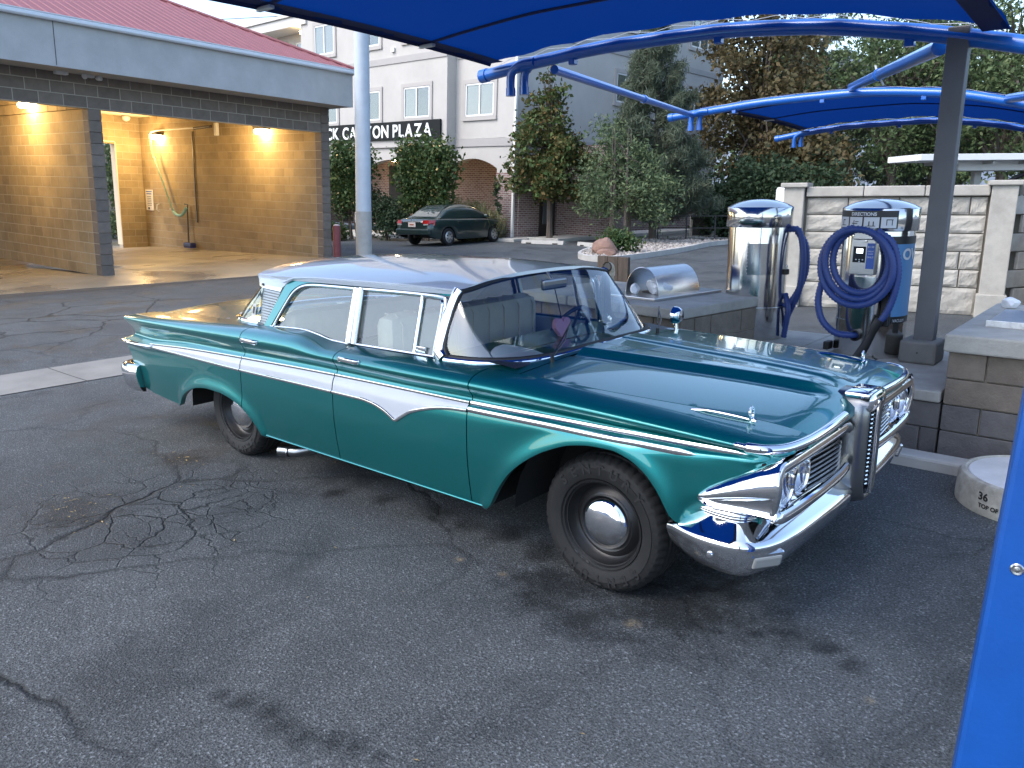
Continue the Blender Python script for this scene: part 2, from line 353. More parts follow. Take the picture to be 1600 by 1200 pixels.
course_wall('s', 0.0, .28, -7.0, 6.46, 3.735, 3, BLOCKG)        # header over the bays
course_wall('s', 10.3, .28, .3, 2.2, -CH, 15, BLOCK); course_wall('s', 10.3, .28, 5.52, 6.46, -CH, 15, BLOCK); course_wall('s', 10.3, .28, .3, 6.46, 14*CH, 4, BLOCK)
course_wall('d', -6.0, .29, 0.0, 10.3, 0, 15, BLOCK)
course_wall('s', 10.3, .28, -6.0, -4.6, 0, 14, BLOCK); course_wall('s', 10.3, .28, -1.2, 0.0, 0, 14, BLOCK); course_wall('s', 10.3, .28, -6.0, 0.0, 14*CH, 4, BLOCK)
def bscore(b):
    (c, d), m = b; w = wp(*c); dist = (w-cams).length
    if c[0] < -1.9 and m is BLOCKG: return 1e9
    if c[0] < -.5 and m is BLOCK: return 1e9
    if c[1] > 9 and c[0] < .3: return 1e9
    if abs(c[0]-.145) < .01 and c[1] > 6.3: return 1e9
    return dist*(1.0 if m is BLOCKG else (1.0 if c[0] < 1 else 1.08))
blocks.sort(key=bscore); meshes = {}
for (c, d), m in blocks[:300]:
    key = (round(d[0], 3), round(d[1], 3), round(d[2], 3), m.name)
    if key not in meshes: meshes[key] = MB().box((0, 0, 0), d, ch=.006).mesh('block', m)
    link('block', meshes[key], wash, loc=c)
for m in (BLOCK, BLOCKG):
    mb = MB()
    for (c, d), mm in blocks[300:]:
        if mm is m: mb.box(c, d)
    mb.build('block_wall', m, wash, kind='stuff', fix=False)
mb = MB()
mb.box((.145, 5.15, 1.86), (.284, 10.2, 3.72)); mb.box((6.605, 5.3, 1.9), (.284, 10.5, 4.9)); mb.box((-.25, .14, 4.10), (13.4, .274, .74)); mb.box((5.99, 10.44, 2.0), (.93, .274, 4.5)); mb.box((3.2, 10.44, 3.97), (6.3, .272, .92)); mb.box((1.24, 10.44, 2.0), (1.88, .274, 4.5)); mb.box((-5.855, 5.15, 1.86), (.272, 10.2, 3.72))
mb.build('mortar_core', MORT, wash)
mb = MB(); mb.box((-1.0, 5.3, 4.50), (15.2, 10.5, .06)); mb.build('ceiling', CEIL, wash)
mb = MB(); mb.box((5.515, 10.44, 1.75), (.03, .34, 3.6)); mb.box((3.85, 10.44, 3.565), (3.3, .34, .03)); mb.build('door_jamb', CEIL, wash)
# eaves: fascia, soffit, gutter, ribbed hip roof
S0, S1 = -9.0, 6.92
mb = MB(); mb.box(((S0+S1)/2, -.82, 4.865), (S1-S0, .06, .89)); mb.box((S1-.03, 5.5, 4.865), (.06, 12.58, .885)); mb.build('fascia', STUCCO, wash)
mb = MB(); mb.box((-.93, -.85, 4.865), (.012, .012, .84)); mb.build('fascia_joint', FIX, wash)
mb = MB(); mb.box(((S0+S1)/2-.05, -.40, 4.435), (S1-S0-.1, .78, .03)); mb.box((S1-.10, 5.5, 4.435), (.26, 11.5, .03)); mb.build('soffit', SOFF, wash)
gp_ = [(0, 0), (-.10, .0), (-.125, .03), (-.125, .075), (-.115, .10), (-.13, .11), (-.13, .125), (0, .125)]
mb = MB(); mb.grid([[(s, -.85+a, 5.285+b) for a, b in gp_] for s in (S0, S1+.13)]); mb.grid([[(S1-a, d, 5.285+b) for a, b in gp_] for d in (-.98, 11.7)]); mb.build('gutter', GUT, wash)
RM, RK = .40, .86; RT = 9.0
ro = MB(); za = 5.40
ro.add([(S0-2, -.93, za), (S1+.08, -.93, za), (S1+.08-RT*RK, -.93+RT, za+RM*RT), (S0-2, -.93+RT, za+RM*RT)], [(0, 1, 2, 3)])
ro.add([(S1+.08, -.93, za), (S1+.08, 14, za), (S1+.08-RT*RK, 14, za+RM*RT), (S1+.08-RT*RK, -.93+RT, za+RM*RT)], [(0, 1, 2, 3)])
roofo = ro.build('roof', REDROOF, wash)
k = 0; s = S0
while s < S1:
    t1 = min(RT, (S1+.06-s)/RK); mb = MB(); sl_ = math.hypot(1, RM)
    a = Vector((s, -.935, za)); b_ = Vector((s, -.93+t1, za+RM*t1))
    mb.add([a+Vector((-.035, 0, .002)), a+Vector((-.018, 0, .018)), a+Vector((.018, 0, .018)), a+Vector((.035, 0, .002)), b_+Vector((-.035, 0, .002)), b_+Vector((-.018, 0, .018)), b_+Vector((.018, 0, .018)), b_+Vector((.035, 0, .002))], [(0, 1, 5, 4), (1, 2, 6, 5), (2, 3, 7, 6), (0, 3, 2, 1)])
    mb.build('roof_rib', REDROOF, roofo); s += .235
mb = MB(); mb.tube([(S1+.08, -.93, za+.03), (S1+.08-RT*RK, -.93+RT, za+RM*RT+.03)], .05, 6); mb.build('hip_cap', REDROOF, roofo)
mb = MB(); mb.tube([(6.92, 1.5, 4.40), (6.96, 1.5, 4.2), (6.85, 1.4, 4.05), (6.80, .9, 3.95), (6.80, .9, .1)], .04, 8); mb.build('downspout', GUT, wash, smooth=True)
# lamps on the bay walls (each a lit fixture with its own light)
def wall_lamp(loc, label, power, lit=True, grp='lit wall lamps in the wash bays'):
    t = thing('wall_lamp', label, 'lamp', group=grp); t.matrix_world = WM @ Matrix.Translation(loc)
    MB().box((0, 0, .06), (.26, .56, .10), ch=.02).build('housing', FIX, t)
    MB().box((0, 0, -.045), (.25, .52, .13), ch=.05).build('lens', LAMPON, t)
    l = bpy.data.lights.new('lamp_light', 'POINT'); l.energy = power; l.color = (1.0, .66, .28); l.shadow_soft_size = .25
    o = bpy.data.objects.new('lamp_light', l); COL.objects.link(o); o.parent = t; o.location = (-1.0, 0, -.38); return t
wall_lamp((-.14, 2.85, 3.95), 'lit warm lamp high on the dividing wall of left bay', 82)
wall_lamp((6.32, 8.9, 3.80), 'lit warm lamp deep in the right bay above hose', 82)
wall_lamp((6.32, 2.66, 3.85), 'lit warm lamp on right bay wall near its open front', 76)
t = thing('security_lamp', 'unlit twin floodlight under the car wash eave', 'lamp'); t.matrix_world = WM @ Matrix.Translation((.05, -.12, 4.40))
MB().box((0, 0, 0), (.16, .14, .06), ch=.01).build('base', PALEM, t)
for s in (-1, 1): MB().lathe([(0, 0), (.03, 0), (.055, .05), (.06, .11), (.05, .12), (0, .115)], 16, Matrix.Translation((s*.12, -.04, -.04)) @ Matrix.Rotation(s*R(70), 4, 'Y') @ Matrix.Rotation(R(60), 4, 'X')).build('lamp_head', PALEM, t, smooth=True)
t = thing('junction_box', 'pale box under eave left of the twin floodlight', 'box'); t.matrix_world = WM @ Matrix.Translation((-.55, -.12, 4.40)); MB().box((0, 0, 0), (.26, .16, .09), ch=.02).build('cover', PALEM, t)
t = thing('ceiling_camera', 'small round camera at back corner of right bay', 'camera'); t.matrix_world = WM @ Matrix.Translation((5.9, 10.1, 4.36)); MB().lathe([(.13, .1), (.14, .04), (.11, -.04), (0, -.09)], 16).build('dome', PALEM, t, smooth=True); MB().lathe([(.15, .12), (.15, .09), (0, .09)], 16).build('mount', FIX, t)
# swing boom, coiled hose, foam brush, notice board
BRZ = mat('dark_bronze_metal', (.06, .05, .04), .4, .6); HOSE = mat('pale_green_hose', (.22, .42, .36), .5); YEL = mat('yellow_hose', (.62, .52, .2), .5); NAVY = mat('navy_brush_plastic', (.015, .02, .09), .5)
t = thing('hose_boom', 'overhead swing boom arm fixed to right bay wall', 'boom'); t.matrix_world = WM @ Matrix.Translation((6.44, 5.2, 3.95))
MB().box((-.06, 0, -.02), (.12, .14, .40), ch=.02).build('bracket', PALEM, t); MB().cyl((-.25, .0, .06), (-.25, 1.0, .02), .045).build('pivot', BRZ, t, smooth=True); MB().tube([(-.25, .9, .04), (-.3, 3.3, .0), (-.3, 3.7, -.04), (-.3, 3.8, -.14)], .02, 8).build('arm', PALEM, t, smooth=True)
t = thing('coiled_hose', 'pale green coiled hose hanging from boom on bay wall', 'hose'); t.matrix_world = WM @ Matrix.Translation((6.14, 9.0, 3.8))
pts = [(0, .0, .05), (0, 0, -.5)]; MB().tube([(0, .02, .02), (.02, 0, -.3), (.04, -.1, -.75)], .03, 6).build('leader', YEL, t, smooth=True)
pts = []
for k in range(260):
    q = k/259; a = q*2*math.pi*22; c = Vector((.05+.1*q, -.1-.85*q, -.75-1.8*q)); pts.append(c+Vector((.03*math.cos(a), .055*math.cos(a), .055*math.sin(a))))
MB().tube(pts, .017, 5).build('coil', HOSE, t, smooth=True)
MB().tube(crv([(.15, -.95, -2.55), (.16, -1.15, -2.68), (.17, -1.4, -2.70), (.17, -1.62, -2.60), (.2, -1.75, -2.42)], 6), .05, 8).build('tail', HOSE, t, smooth=True)
t = thing('foam_brush', 'long-handled navy foam brush leaning on bay wall', 'brush'); t.matrix_world = WM @ Matrix.Translation((6.30, 7.2, 0.02))
MB().tube([(.02, 0, .12), (.08, .06, 1.30), (.10, .05, 1.46), (.06, .18, 1.48)], .025, 8).build('handle', FIX, t, smooth=True); MB().box((-.02, -.12, .10), (.22, .50, .16), ch=.04).build('head', NAVY, t); MB().box((-.02, -.12, .025), (.18, .46, .05), ch=.01).build('bristles', mat('blue_bristles', (.03, .05, .2), .9, bump=.5), t)
t = thing('notice_board', 'white instruction notice on the right bay wall', 'notice'); t.matrix_world = WM @ Matrix.Translation((6.44, 9.9, 1.57))
MB().box((0, 0, 0), (.02, .52, .74)).build('panel', mat('white_notice', (.75, .73, .68), .5), t)
PB = mat('blue_print', (.05, .12, .45), .5); mb = MB()
for k, w in ((.30, .42), (.22, .36)): mb.box((-.012, 0, k), (.004, w, .035))
mb.build('heading', PB, t); mb = MB()
for k in range(6): mb.box((-.012, 0, .12-.062*k), (.004, .30-.03*(k % 2), .018))
mb.box((-.012, .06, -.30), (.004, .12, .08)); mb.build('text_lines', FIX, t)
t = thing('pipe_hooks', 'small wand hooks and pipe stubs on bay wall beside notice', 'hook'); t.matrix_world = WM @ Matrix.Translation((6.44, 9.2, 1.25)); mb = MB(); mb.tube([(0, 0, .2), (-.1, 0, .18), (-.12, 0, .0), (-.05, 0, -.08)], .02, 6); mb.build('hook', PALEM, t); mb = MB(); mb.cyl((0, -.9, .05), (-.12, -.9, .05), .025); mb.build('pipe_stub', PALEM, t)
t = thing('hose_pipe', 'thin copper pipe running down right bay wall', 'pipe'); t.matrix_world = WM @ Matrix.Translation((6.43, 6.75, 0)); MB().tube([(0, 0, 3.9), (0, 0, .9)], .022, 6).build('pipe', BRZ, t)
# what shows through the rear opening
t = thing('tan_building', 'distant tan building with dark RE lettering seen through bay opening', 'building', (-41, 12.0, 0)); MB().box((0, 4, 2.3), (4, 12, 4.6)).build('wall', mat('far_tan_stucco', (.34, .29, .23), .9, vary=.1), t)
MB().box((2.2, 4, 4.4), (.6, 12.4, .3)).build('eave', PALEM, t)
mm = Matrix.Translation((2.02, .2, 3.05)) @ Matrix.Rotation(R(90), 4, 'Z') @ Matrix.Rotation(R(90), 4, 'X'); letters('STORE', .62, .02, FIX, t, mm, bold=.012)
# ================================================================== apartment building
APW = mat('pale_stucco', (0.45, 0.43, 0.40), rough=0.92, vary=0.08, vscale=.7, bump=0.2, bscale=30)
APB = mat('taupe_stucco_band', (0.36, 0.345, 0.33), rough=0.92, vary=0.05, vscale=.8)
WFR = mat('white_window_frame', (0.70, 0.70, 0.68), rough=0.5); WTR = mat('beige_window_surround', (0.40, 0.375, 0.35), rough=0.9)
BLIND = mat('pale_blinds', (0.34, 0.345, 0.335), rough=0.7); SCREEN = mat('dark_insect_screen', (0.10, 0.12, 0.13), rough=0.8)
APGL = glass('apartment_glass', (.82, .84, .83), boost=.06); BRONZE = mat('dark_bronze_frame', (.03, .027, .025), .45); TAN = mat('tan_panel', (.36, .33, .26), .7)
def brick_mat(c1, c2):
    m = mat('old_brick', c1, .9); nt = m.node_tree; b = nt.nodes['Principled BSDF']; tc = _n(nt, 'ShaderNodeTexCoord'); mp = _n(nt, 'ShaderNodeMapping'); sx = _n(nt, 'ShaderNodeSeparateXYZ'); cx = _n(nt, 'ShaderNodeCombineXYZ'); ad = _n(nt, 'ShaderNodeMath', operation='ADD')
    br = _n(nt, 'ShaderNodeTexBrick'); br.inputs['Color1'].default_value = (*c1, 1); br.inputs['Color2'].default_value = (*c2, 1); br.inputs['Mortar'].default_value = (.42, .39, .36, 1); br.inputs['Scale'].default_value = 1; br.inputs['Brick Width'].default_value = .24; br.inputs['Row Height'].default_value = .085; br.inputs['Mortar Size'].default_value = .012; br.inputs['Bias'].default_value = -.2
    L = nt.links; L.new(tc.outputs['Object'], sx.inputs[0]); L.new(sx.outputs[0], ad.inputs[0]); L.new(sx.outputs[1], ad.inputs[1]); L.new(ad.outputs[0], cx.inputs[0]); L.new(sx.outputs[2], cx.inputs[1]); L.new(cx.outputs[0], br.inputs['Vector']); L.new(br.outputs['Color'], b.inputs['Base Color'])
    bp = _n(nt, 'ShaderNodeBump'); bp.inputs['Strength'].default_value = .6; bp.inputs['Distance'].default_value = .01; bp.invert = True; L.new(br.outputs['Fac'], bp.inputs['Height']); L.new(bp.outputs[0], b.inputs['Normal']); return m
BRK = brick_mat((.19, .105, .095), (.30, .22, .20))
AM = tilted((-18.6, 20.8, 0), (-.9975, .07))      # local x runs left along the street face, y points at the viewer, z up
apt = thing('apartment_building', 'pale stucco three-storey apartment block with brick ground floor behind parked sedan', 'building'); apt.matrix_world = AM
# walls: upper storeys right bay (0..6), projecting bay (6..14.3), lower wing (14.3..21), depth 15
mb = MB()
mb.box((1.75, -7.6, 8.5), (3.5, 15.2, 9.1)); mb.build('wall', APW, apt)
mb = MB(); mb.box((8.95, -7.1, 8.47), (10.9, 15.2, 9.6)); mb.build('bay_wall', APW, apt)
mb = MB(); mb.box((17.9, -7.8, 6.6), (7.0, 14.4, 5.9)); mb.build('wing_wall', APW, apt)
mb = MB(); mb.box((17.9, -7.6, 9.75), (8.2, 16.4, .42)); mb.box((17.9, -7.6, 10.05), (8.4, 16.6, .14)); mb.build('wing_eave', mat('pale_eave', (.55, .53, .5), .8), apt)
# ground floor with arches
def arch_wall(x0, x1, y, spring, rise, ztop, thick=.35):
    pts = [(x0-.0, 0)]; n = 16; A = [(x0+(x1-x0)*k/n, spring+rise*math.sin(math.pi*k/n)**.8) for k in range(n+1)]
    front = []; rows = [[(x, y, z) for x, z in A], [(x, y, ztop) for x, z in A]]
    mb = MB(); mb.grid(rows); mb.grid([[(x, y-thick, z) for x, z in A], [(x, y-thick, ztop) for x, z in A]]); mb.grid([[(x, y, z) for x, z in A], [(x, y-thick, z) for x, z in A]]); return mb
arch_wall(1.0, 3.95, 0, 2.78, .40, 3.97).build('arch_wall', APW, apt)
MB().box((.5, -.2, 3.30), (1.0, .4, 1.36)).build('pier_wall', APW, apt); MB().box((4.4, -.2, 1.98), (.9, .4, 3.94)).build('pier_wall', APW, apt)
MB().box((.5, -.19, 1.31), (1.02, .42, 2.62)).build('brick_pier', BRK, apt); MB().box((4.2, -.19, 1.31), (.45, .42, 2.62)).build('brick_pier', BRK, apt)
arch_wall(5.2, 9.6, .4, 2.6, .55, 3.68).build('arch_wall', APW, apt); arch_wall(10.2, 14.6, .4, 2.6, .55, 3.68).build('arch_wall', APW, apt)
for c_, d_ in (((5.0, .2, 1.84), (.42, .4, 3.67)), ((9.9, .2, 1.84), (.62, .4, 3.67)), ((16.6, .2, 1.84), (4, .4, 3.67))): MB().box(c_, d_).build('pier_wall', APW, apt)
mb = MB(); mb.box((9, -2.6, 1.9), (24, .2, 3.8)); mb.box((.95, -1.5, 1.9), (.18, 2.2, 3.8)); mb.build('brick_wall', BRK, apt)
mb = MB(); mb.box((11, -1.3, 3.60), (19.9, 2.4, .06)); mb.build('arcade_ceiling', mat('warm_soffit', (.30, .18, .10), .8), apt)
# shop fronts in the arcade
for x0, x1, lab in ((1.3, 2.3, None), (7.2, 9.2, None), (9.6, 11.2, None), (13, 16, None)):
    w = MB().box(((x0+x1)/2, -2.46, 1.6), (x1-x0, .10, 2.9)).build('shop_front', BRONZE, apt); MB().box(((x0+x1)/2, -2.40, 1.55), (x1-x0-.2, .03, 2.5)).build('pane', APGL if x0 > 5 else mat('amber_blind', (.45, .36, .13), .7), w)
# bands
for c_, d_ in (((1.75, .02, 3.80), (3.4, .06, .30)), ((1.75, .015, 7.2), (3.4, .04, .24)), ((8.95, .515, 7.28), (10.92, .05, .26))): MB().box(c_, d_).build('band', APB, apt)
mb = MB(); mb.box((.02, .03, 6.0), (.10, .10, 11.9)); mb.build('downspout', mat('white_downspout', (.68, .68, .66), .5), apt)
for x, y, z in ((7.0, .56, 7.7), (2.0, .05, 7.55)): MB().box((x, y, z), (.22, .08, .16)).build('wall_vent', WFR, apt)
def window(x0, x1, z0, z1, y, parent, m=None, flipdir=1):
    """sliding window: surround, two sashes with blinds behind; local x to the left."""
    cx, cz, w, h = (x0+x1)/2, (z0+z1)/2, x1-x0, z1-z0
    T = (lambda p: p) if m is None else (lambda p: tuple(m @ Vector(p)))
    def bx(c, d):
        mb = MB(); mb.box(c, d, m=m); return mb
    mb = MB()
    for c, d in (((cx, y+.02, z1+.09), (w+.34, .07, .16)), ((cx, y+.03, z0-.09), (w+.34, .09, .16)), ((x0-.085, y+.02, cz), (.16, .07, h+.02)), ((x1+.085, y+.02, cz), (.16, .07, h+.02))): mb.box(c, d, m=m)
    wo = mb.build('window', WTR, parent)
    mb = MB()
    for c, d in (((cx, y+.01, z1-.03), (w, .06, .06)), ((cx, y+.01, z0+.03), (w, .06, .06)), ((x0+.03, y+.01, cz), (.06, .06, h)), ((x1-.03, y+.01, cz), (.06, .06, h)), ((cx, y+.012, cz), (.07, .065, h))): mb.box(c, d, m=m)
    mb.build('frame', WFR, wo); bx((cx+w/4, y+.004, cz), (w/2-.08, .008, h-.1)).build('pane', BLIND, wo); bx((cx-w/4, y+.004, cz), (w/2-.08, .008, h-.1)).build('pane', SCREEN if (int(cx*7) % 2) else BLIND, wo)
    bx((cx, y+.014, cz), (w-.12, .004, h-.12)).build('glass', APGL, wo)
window(1.24, 2.88, 4.83, 6.08, .0, apt)
for x0, x1 in ((4.56, 6.27), (7.98, 9.65), (11.35, 12.95)): window(x0, x1, 4.86, 6.10, .5, apt)
for x0, x1 in ((4.56, 6.27), (7.98, 9.62), (11.5, 13.13)): window(x0, x1, 8.0, 9.32, .5, apt)
for x0, x1 in ((15.2, 16.6), (17.6, 19)): window(x0, x1, 7.9, 9.1, -.6, apt); window(x0, x1, 4.9, 6.1, -.6, apt)
window(1.24, 2.88, 8.2, 9.45, 0, apt)
# side face towards the planter (local: x -> world +Y)
BMm = AM.inverted() @ tilted((-18.6, 20.8, 0), (.07, .9975)) @ Matrix.Rotation(math.pi, 4, 'Z') @ Matrix.Scale(1, 4)
def side(x0, x1, z0, z1): return -x1, -x0, z0, z1
for (x0, x1, z0, z1) in ((11.9, 13.5, 9.0, 10.3), (11.9, 13.4, 5.9, 7.1), (6.2, 7.8, 5.9, 7.1), (6.2, 7.8, 9.0, 10.3)):
    a = side(x0, x1, z0, z1); window(a[0], a[1], z0, z1, .01, apt, m=BMm)
mb = MB(); mb.box((-7.6, .02, 3.95), (15.2, .05, .26), m=BMm); mb.box((-7.6, .02, 7.95), (15.2, .05, .24), m=BMm); mb.build('band', APB, apt)
mb = MB(); mb.box((-1.5, .03, 1.35), (2.6, .10, 2.7), m=BMm); mb.build('brick_wall', BRK, apt)
mb = MB(); mb.box((-3.1, .03, 1.35), (1.0, .10, 2.7), m=BMm); mb.box((-10.4, .03, 1.35), (9.4, .10, 2.7), m=BMm); mb.build('brick_wall', BRK, apt)
mb = MB(); mb.box((-7.6, -.3, 2.1), (15.2, .5, 3.9), m=BMm); mb.build('side_wall', APW, apt)
d = MB().box((-1.9, .06, 1.25), (.95, .12, 2.3), m=BMm).build('door', BRONZE, apt); MB().box((-1.9, .13, 1.45), (.6, .03, 1.6), m=BMm).build('pane', SCREEN, d)
MB().box((-4.6, .03, 1.40), (1.9, .10, 2.6), m=BMm).build('roller_door', TAN, apt)
mb = MB(); mb.box((-14.6, .06, 5.5), (.10, .10, 11), m=BMm); mb.build('downspout', APB, apt)
# sign band with individual letters
sg = thing('building_sign', 'long black sign band with white ROCK CANYON PLAZA letters on apartment block', 'sign'); sg.matrix_world = AM
SIGNB = mat('black_sign_panel', (.010, .012, .012), .7, spec=.2); SIGNW = mat('white_sign_letter', (.80, .80, .78), .5)
MB().box((8.85, .56, 4.36), (10.1, .08, .76), ch=.01).build('panel', SIGNB, sg)
mm = Matrix.Translation((13.35, .60, 4.09)) @ Matrix.Rotation(math.pi, 4, 'Z') @ Matrix.Rotation(R(90), 4, 'X')
tw = letters('ROCK CANYON PLAZA', .74, .02, SIGNW, None, Matrix(), bold=.018, gap=.10)
for o in [o for o in bpy.data.objects if o.name.startswith('letter') and o.parent is None]: bpy.data.objects.remove(o)
letters('ROCK CANYON PLAZA', .74, .02, SIGNW, sg, mm, bold=.018, gap=.10, xs=9.1/tw)
# warm lamps under eave and arch
for p, lab, e in (((14.6, .3, 9.25), 'small lit lamp under wing eave of apartment block', 14), ((1.5, -1.2, 3.2), 'lit ceiling lamp inside the brick archway', 10), ((9.2, -1.2, 3.2), 'lit arcade lamp glowing behind the flowering vine', 45)):
    t = thing('soffit_lamp', lab, 'lamp', group='lamps on the apartment block'); t.matrix_world = AM @ Matrix.Translation(p); MB().lathe([(0, .10), (.10, .08), (.12, 0), (.1, -.04), (0, -.06)], 14).build('lens', LAMPON, t, smooth=True)
    MB().cyl((0, 0, .08), (0, 0, .6 if p[2] < 5 else .3), .02).build('stem', BRONZE, t)
    l = bpy.data.lights.new('lamp_light', 'POINT'); l.energy = e; l.color = (1, .68, .32); l.shadow_soft_size = .1; o = bpy.data.objects.new('lamp_light', l); COL.objects.link(o); o.parent = t; o.location = (0, .1, -.2)
# walk and wheel stops
KERB = mat('pale_kerb_concrete', (0.40, 0.39, 0.365), rough=0.85, vary=0.15, vscale=3, bump=.2)
mb = MB(); mb.box((-24.5, 21.2, .06), (13.5, 1.6, .13), rz=R(-4), ch=.02); mb.build('pavement', KERB, kind='structure')
mb = MB(); mb.box((-16.7, 26.0, .07), (1.6, 10.5, .15), rz=R(-4), ch=.02); mb.build('side_pavement', KERB, kind='structure')
def wheel_stop(x, y, rz, label):
    t = thing('wheel_stop', label, 'wheel stop', (x, y, 0), rz, group='concrete wheel stops'); mb = MB(); pr_ = [(-.10, 0), (.10, 0), (.065, .13), (-.065, .13)]
    mb.grid([[(l, a, b) for a, b in pr_] for l in (-.95, .95)], closed_u=True); mb.poly([(-.95, a, b) for a, b in pr_][::-1]); mb.poly([(.95, a, b) for a, b in pr_]); mb.build('bar', KERB, t); mb = MB()
    for s in (-.6, .6): mb.box((s, -.1, .02), (.22, .03, .045))
    mb.build('drain_notch', FIX, t)
wheel_stop(-26.5, 19.6, R(-6), 'concrete wheel stop left of the light pole by shrubs'); wheel_stop(-24.1, 19.7, R(-6), 'concrete wheel stop below the flowering vine'); wheel_stop(-21.6, 20.0, R(-6), 'concrete wheel stop just left of parked sedan'); wheel_stop(-16.25, 19.75, R(2), 'concrete wheel stop in front of the maple trunk'); wheel_stop(-13.7, 19.3, R(-24), 'concrete wheel stop between maple and planter boulder')
# ================================================================== vegetation
def leafmat(name, c, hue, rough=.6, isl=.45):
    m = mat(name, c, rough=rough, island=isl, island_hue=hue, vary=.2, vscale=1.2, spec=.25); nt = m.node_tree; b = nt.nodes['Principled BSDF']; out = nt.nodes['Material Output']
    tr = _n(nt, 'ShaderNodeBsdfTranslucent'); mx = _n(nt, 'ShaderNodeMixShader'); mx.inputs[0].default_value = .22
    src = b.inputs['Base Color'].links[0].from_socket; nt.links.new(src, tr.inputs[0]); nt.links.new(b.outputs[0], mx.inputs[1]); nt.links.new(tr.outputs[0], mx.inputs[2]); nt.links.new(mx.outputs[0], out.inputs[0]); return m
L_MAPLE = leafmat('maple_leaf', (.070, .110, .035), (.18, .10, .035)); L_ASH = leafmat('ash_leaf', (.095, .140, .070), (.15, .18, .08)); L_PINE = leafmat('pine_needle', (.092, .118, .080), (.12, .135, .085)); L_DARK = leafmat('dark_evergreen_leaf', (.036, .064, .032), (.06, .085, .04))
L_AUT = leafmat('turning_leaf', (.092, .080, .038), (.14, .095, .040)); L_LOC = leafmat('locust_leaf', (.085, .130, .055), (.14, .17, .07)); L_VINE = leafmat('vine_leaf', (.045, .085, .030), (.10, .12, .03)); L_FLOW = leafmat('pale_flower', (.60, .42, .20), (.7, .5, .15))
L_YEL = leafmat('sunlit_vine_leaf', (.22, .20, .03), (.4, .3, .05)); BARK = mat('grey_bark', (.11, .09, .075), .95, vary=.3, vscale=12, bump=.7, bscale=30, stretch=(1, 1, .25)); GRASSY = leafmat('dry_grass_blade', (.14, .16, .07), (.25, .2, .1))
def leaves(name, m, parent, lobes, n, size, seed, clump=.22, per=14, aspect=.62, droop=.2, up=.3):
    """real leaf faces (two bent halves each) gathered in clumps through the lobes' volume. lobes: (x,y,z,rx,ry,rz)."""
    g = np.random.default_rng(seed); vol = np.array([l[3]*l[4]*l[5] for l in lobes])**.7; vol /= vol.sum(); nc = max(1, n//per)
    li = g.choice(len(lobes), nc, p=vol); Lb = np.array(lobes)[li]
    d = g.normal(size=(nc, 3)); d /= np.linalg.norm(d, axis=1)[:, None]; rad = g.uniform(.10, 1.25, nc)**.6
    C = Lb[:, :3]+d*Lb[:, 3:]*rad[:, None]
    C = np.repeat(C, per, 0); N = len(C); P = C+g.normal(size=(N, 3))*clump*np.array([1, 1, .75])
    ax = g.normal(size=(N, 3)); ax[:, 2] -= droop; ax /= np.linalg.norm(ax, axis=1)[:, None]
    nr = g.normal(size=(N, 3)); nr[:, 2] += up; sd_ = np.cross(ax, nr); sd_ /= np.linalg.norm(sd_, axis=1)[:, None]+1e-9; nn = np.cross(sd_, ax)
    s = size*g.uniform(.6, 1.35, N)[:, None]; w = s*aspect
    V = np.stack([P-ax*s*.5, P+sd_*w*.5+nn*w*.12, P+ax*s*.5, P-sd_*w*.5+nn*w*.12], 1).reshape(-1, 3)
    F = np.arange(N*4).reshape(N, 4)
    me = bpy.data.meshes.new(name); me.vertices.add(N*4); me.vertices.foreach_set('co', V.astype(np.float32).ravel()); me.loops.add(N*6); tri = np.concatenate([F[:, [0, 1, 2]], F[:, [0, 2, 3]]], 1).ravel()
    me.loops.foreach_set('vertex_index', tri.astype(np.int32)); me.polygons.add(N*2); me.polygons.foreach_set('loop_start', np.arange(0, N*6, 3, dtype=np.int32)); me.polygons.foreach_set('loop_total', np.full(N*2, 3, np.int32)); me.update(); me.validate(); me.materials.append(m)
    return link(name, me, parent)
def trunk(parent, h, r, lobes, seed, lean=(0, 0), stems=1):
    g = random.Random(seed); mb = MB()
    for s in range(stems):
        ox, oy = (g.uniform(-.35, .35), g.uniform(-.35, .35)) if stems > 1 else (0, 0); pts = [Vector((ox+lean[0]*t+g.uniform(-.04, .04)*h*.12, oy+lean[1]*t+g.uniform(-.04, .04)*h*.12, h*t-(.1 if t == 0 else 0))) for t in [0, .12, .3, .5, .75, 1]]
        mb.tube(pts, [r*1.35, r*1.05, r*.9, r*.7, r*.45, r*.15], 8)
        for l in lobes:
            t = g.uniform(.25, .8); a = pts[0].lerp(pts[-1], t); b = Vector(l[:3]); mb.tube([a, a.lerp(b, .5)+Vector((0, 0, .06*h)), b], [r*.4, r*.25, r*.08], 6)
    return mb.build('trunk', BARK, parent, smooth=True)
def tree(name, label, cat, loc, lobes, m, n, size, r, h, seed, stems=1, group=None, **kw):
    t = thing(name, label, cat, loc, group=group); trunk(t, h, r, lobes, seed, stems=stems); leaves('crown', m, t, lobes, n, size, seed, **kw); return t
def column_lobes(h0, h1, w, n, seed, taper=None):
    """many small foliage masses at branch tips round a trunk, so the outline is lumpy and gaps stay open."""
    g = random.Random(seed); out = []
    for i in range(n):
        q = i/(n-1); z = h0+(h1-h0)*q; ww = w*(taper(q) if taper else math.sin(math.pi*(.15+.8*q))**.7); a0 = g.uniform(0, 6.28)
        for k in range(5):
            a = a0+k*1.257+g.uniform(-.35, .35); r = ww*g.uniform(.42, 1.0); s = ww*g.uniform(.24, .46); out.append((r*math.cos(a), r*math.sin(a), z+g.uniform(-.5, .5)*(h1-h0)/n, s, s, s*g.uniform(.55, .8)))
        out.append((0, 0, z, ww*.4, ww*.4, (h1-h0)/n*.7))
    return out
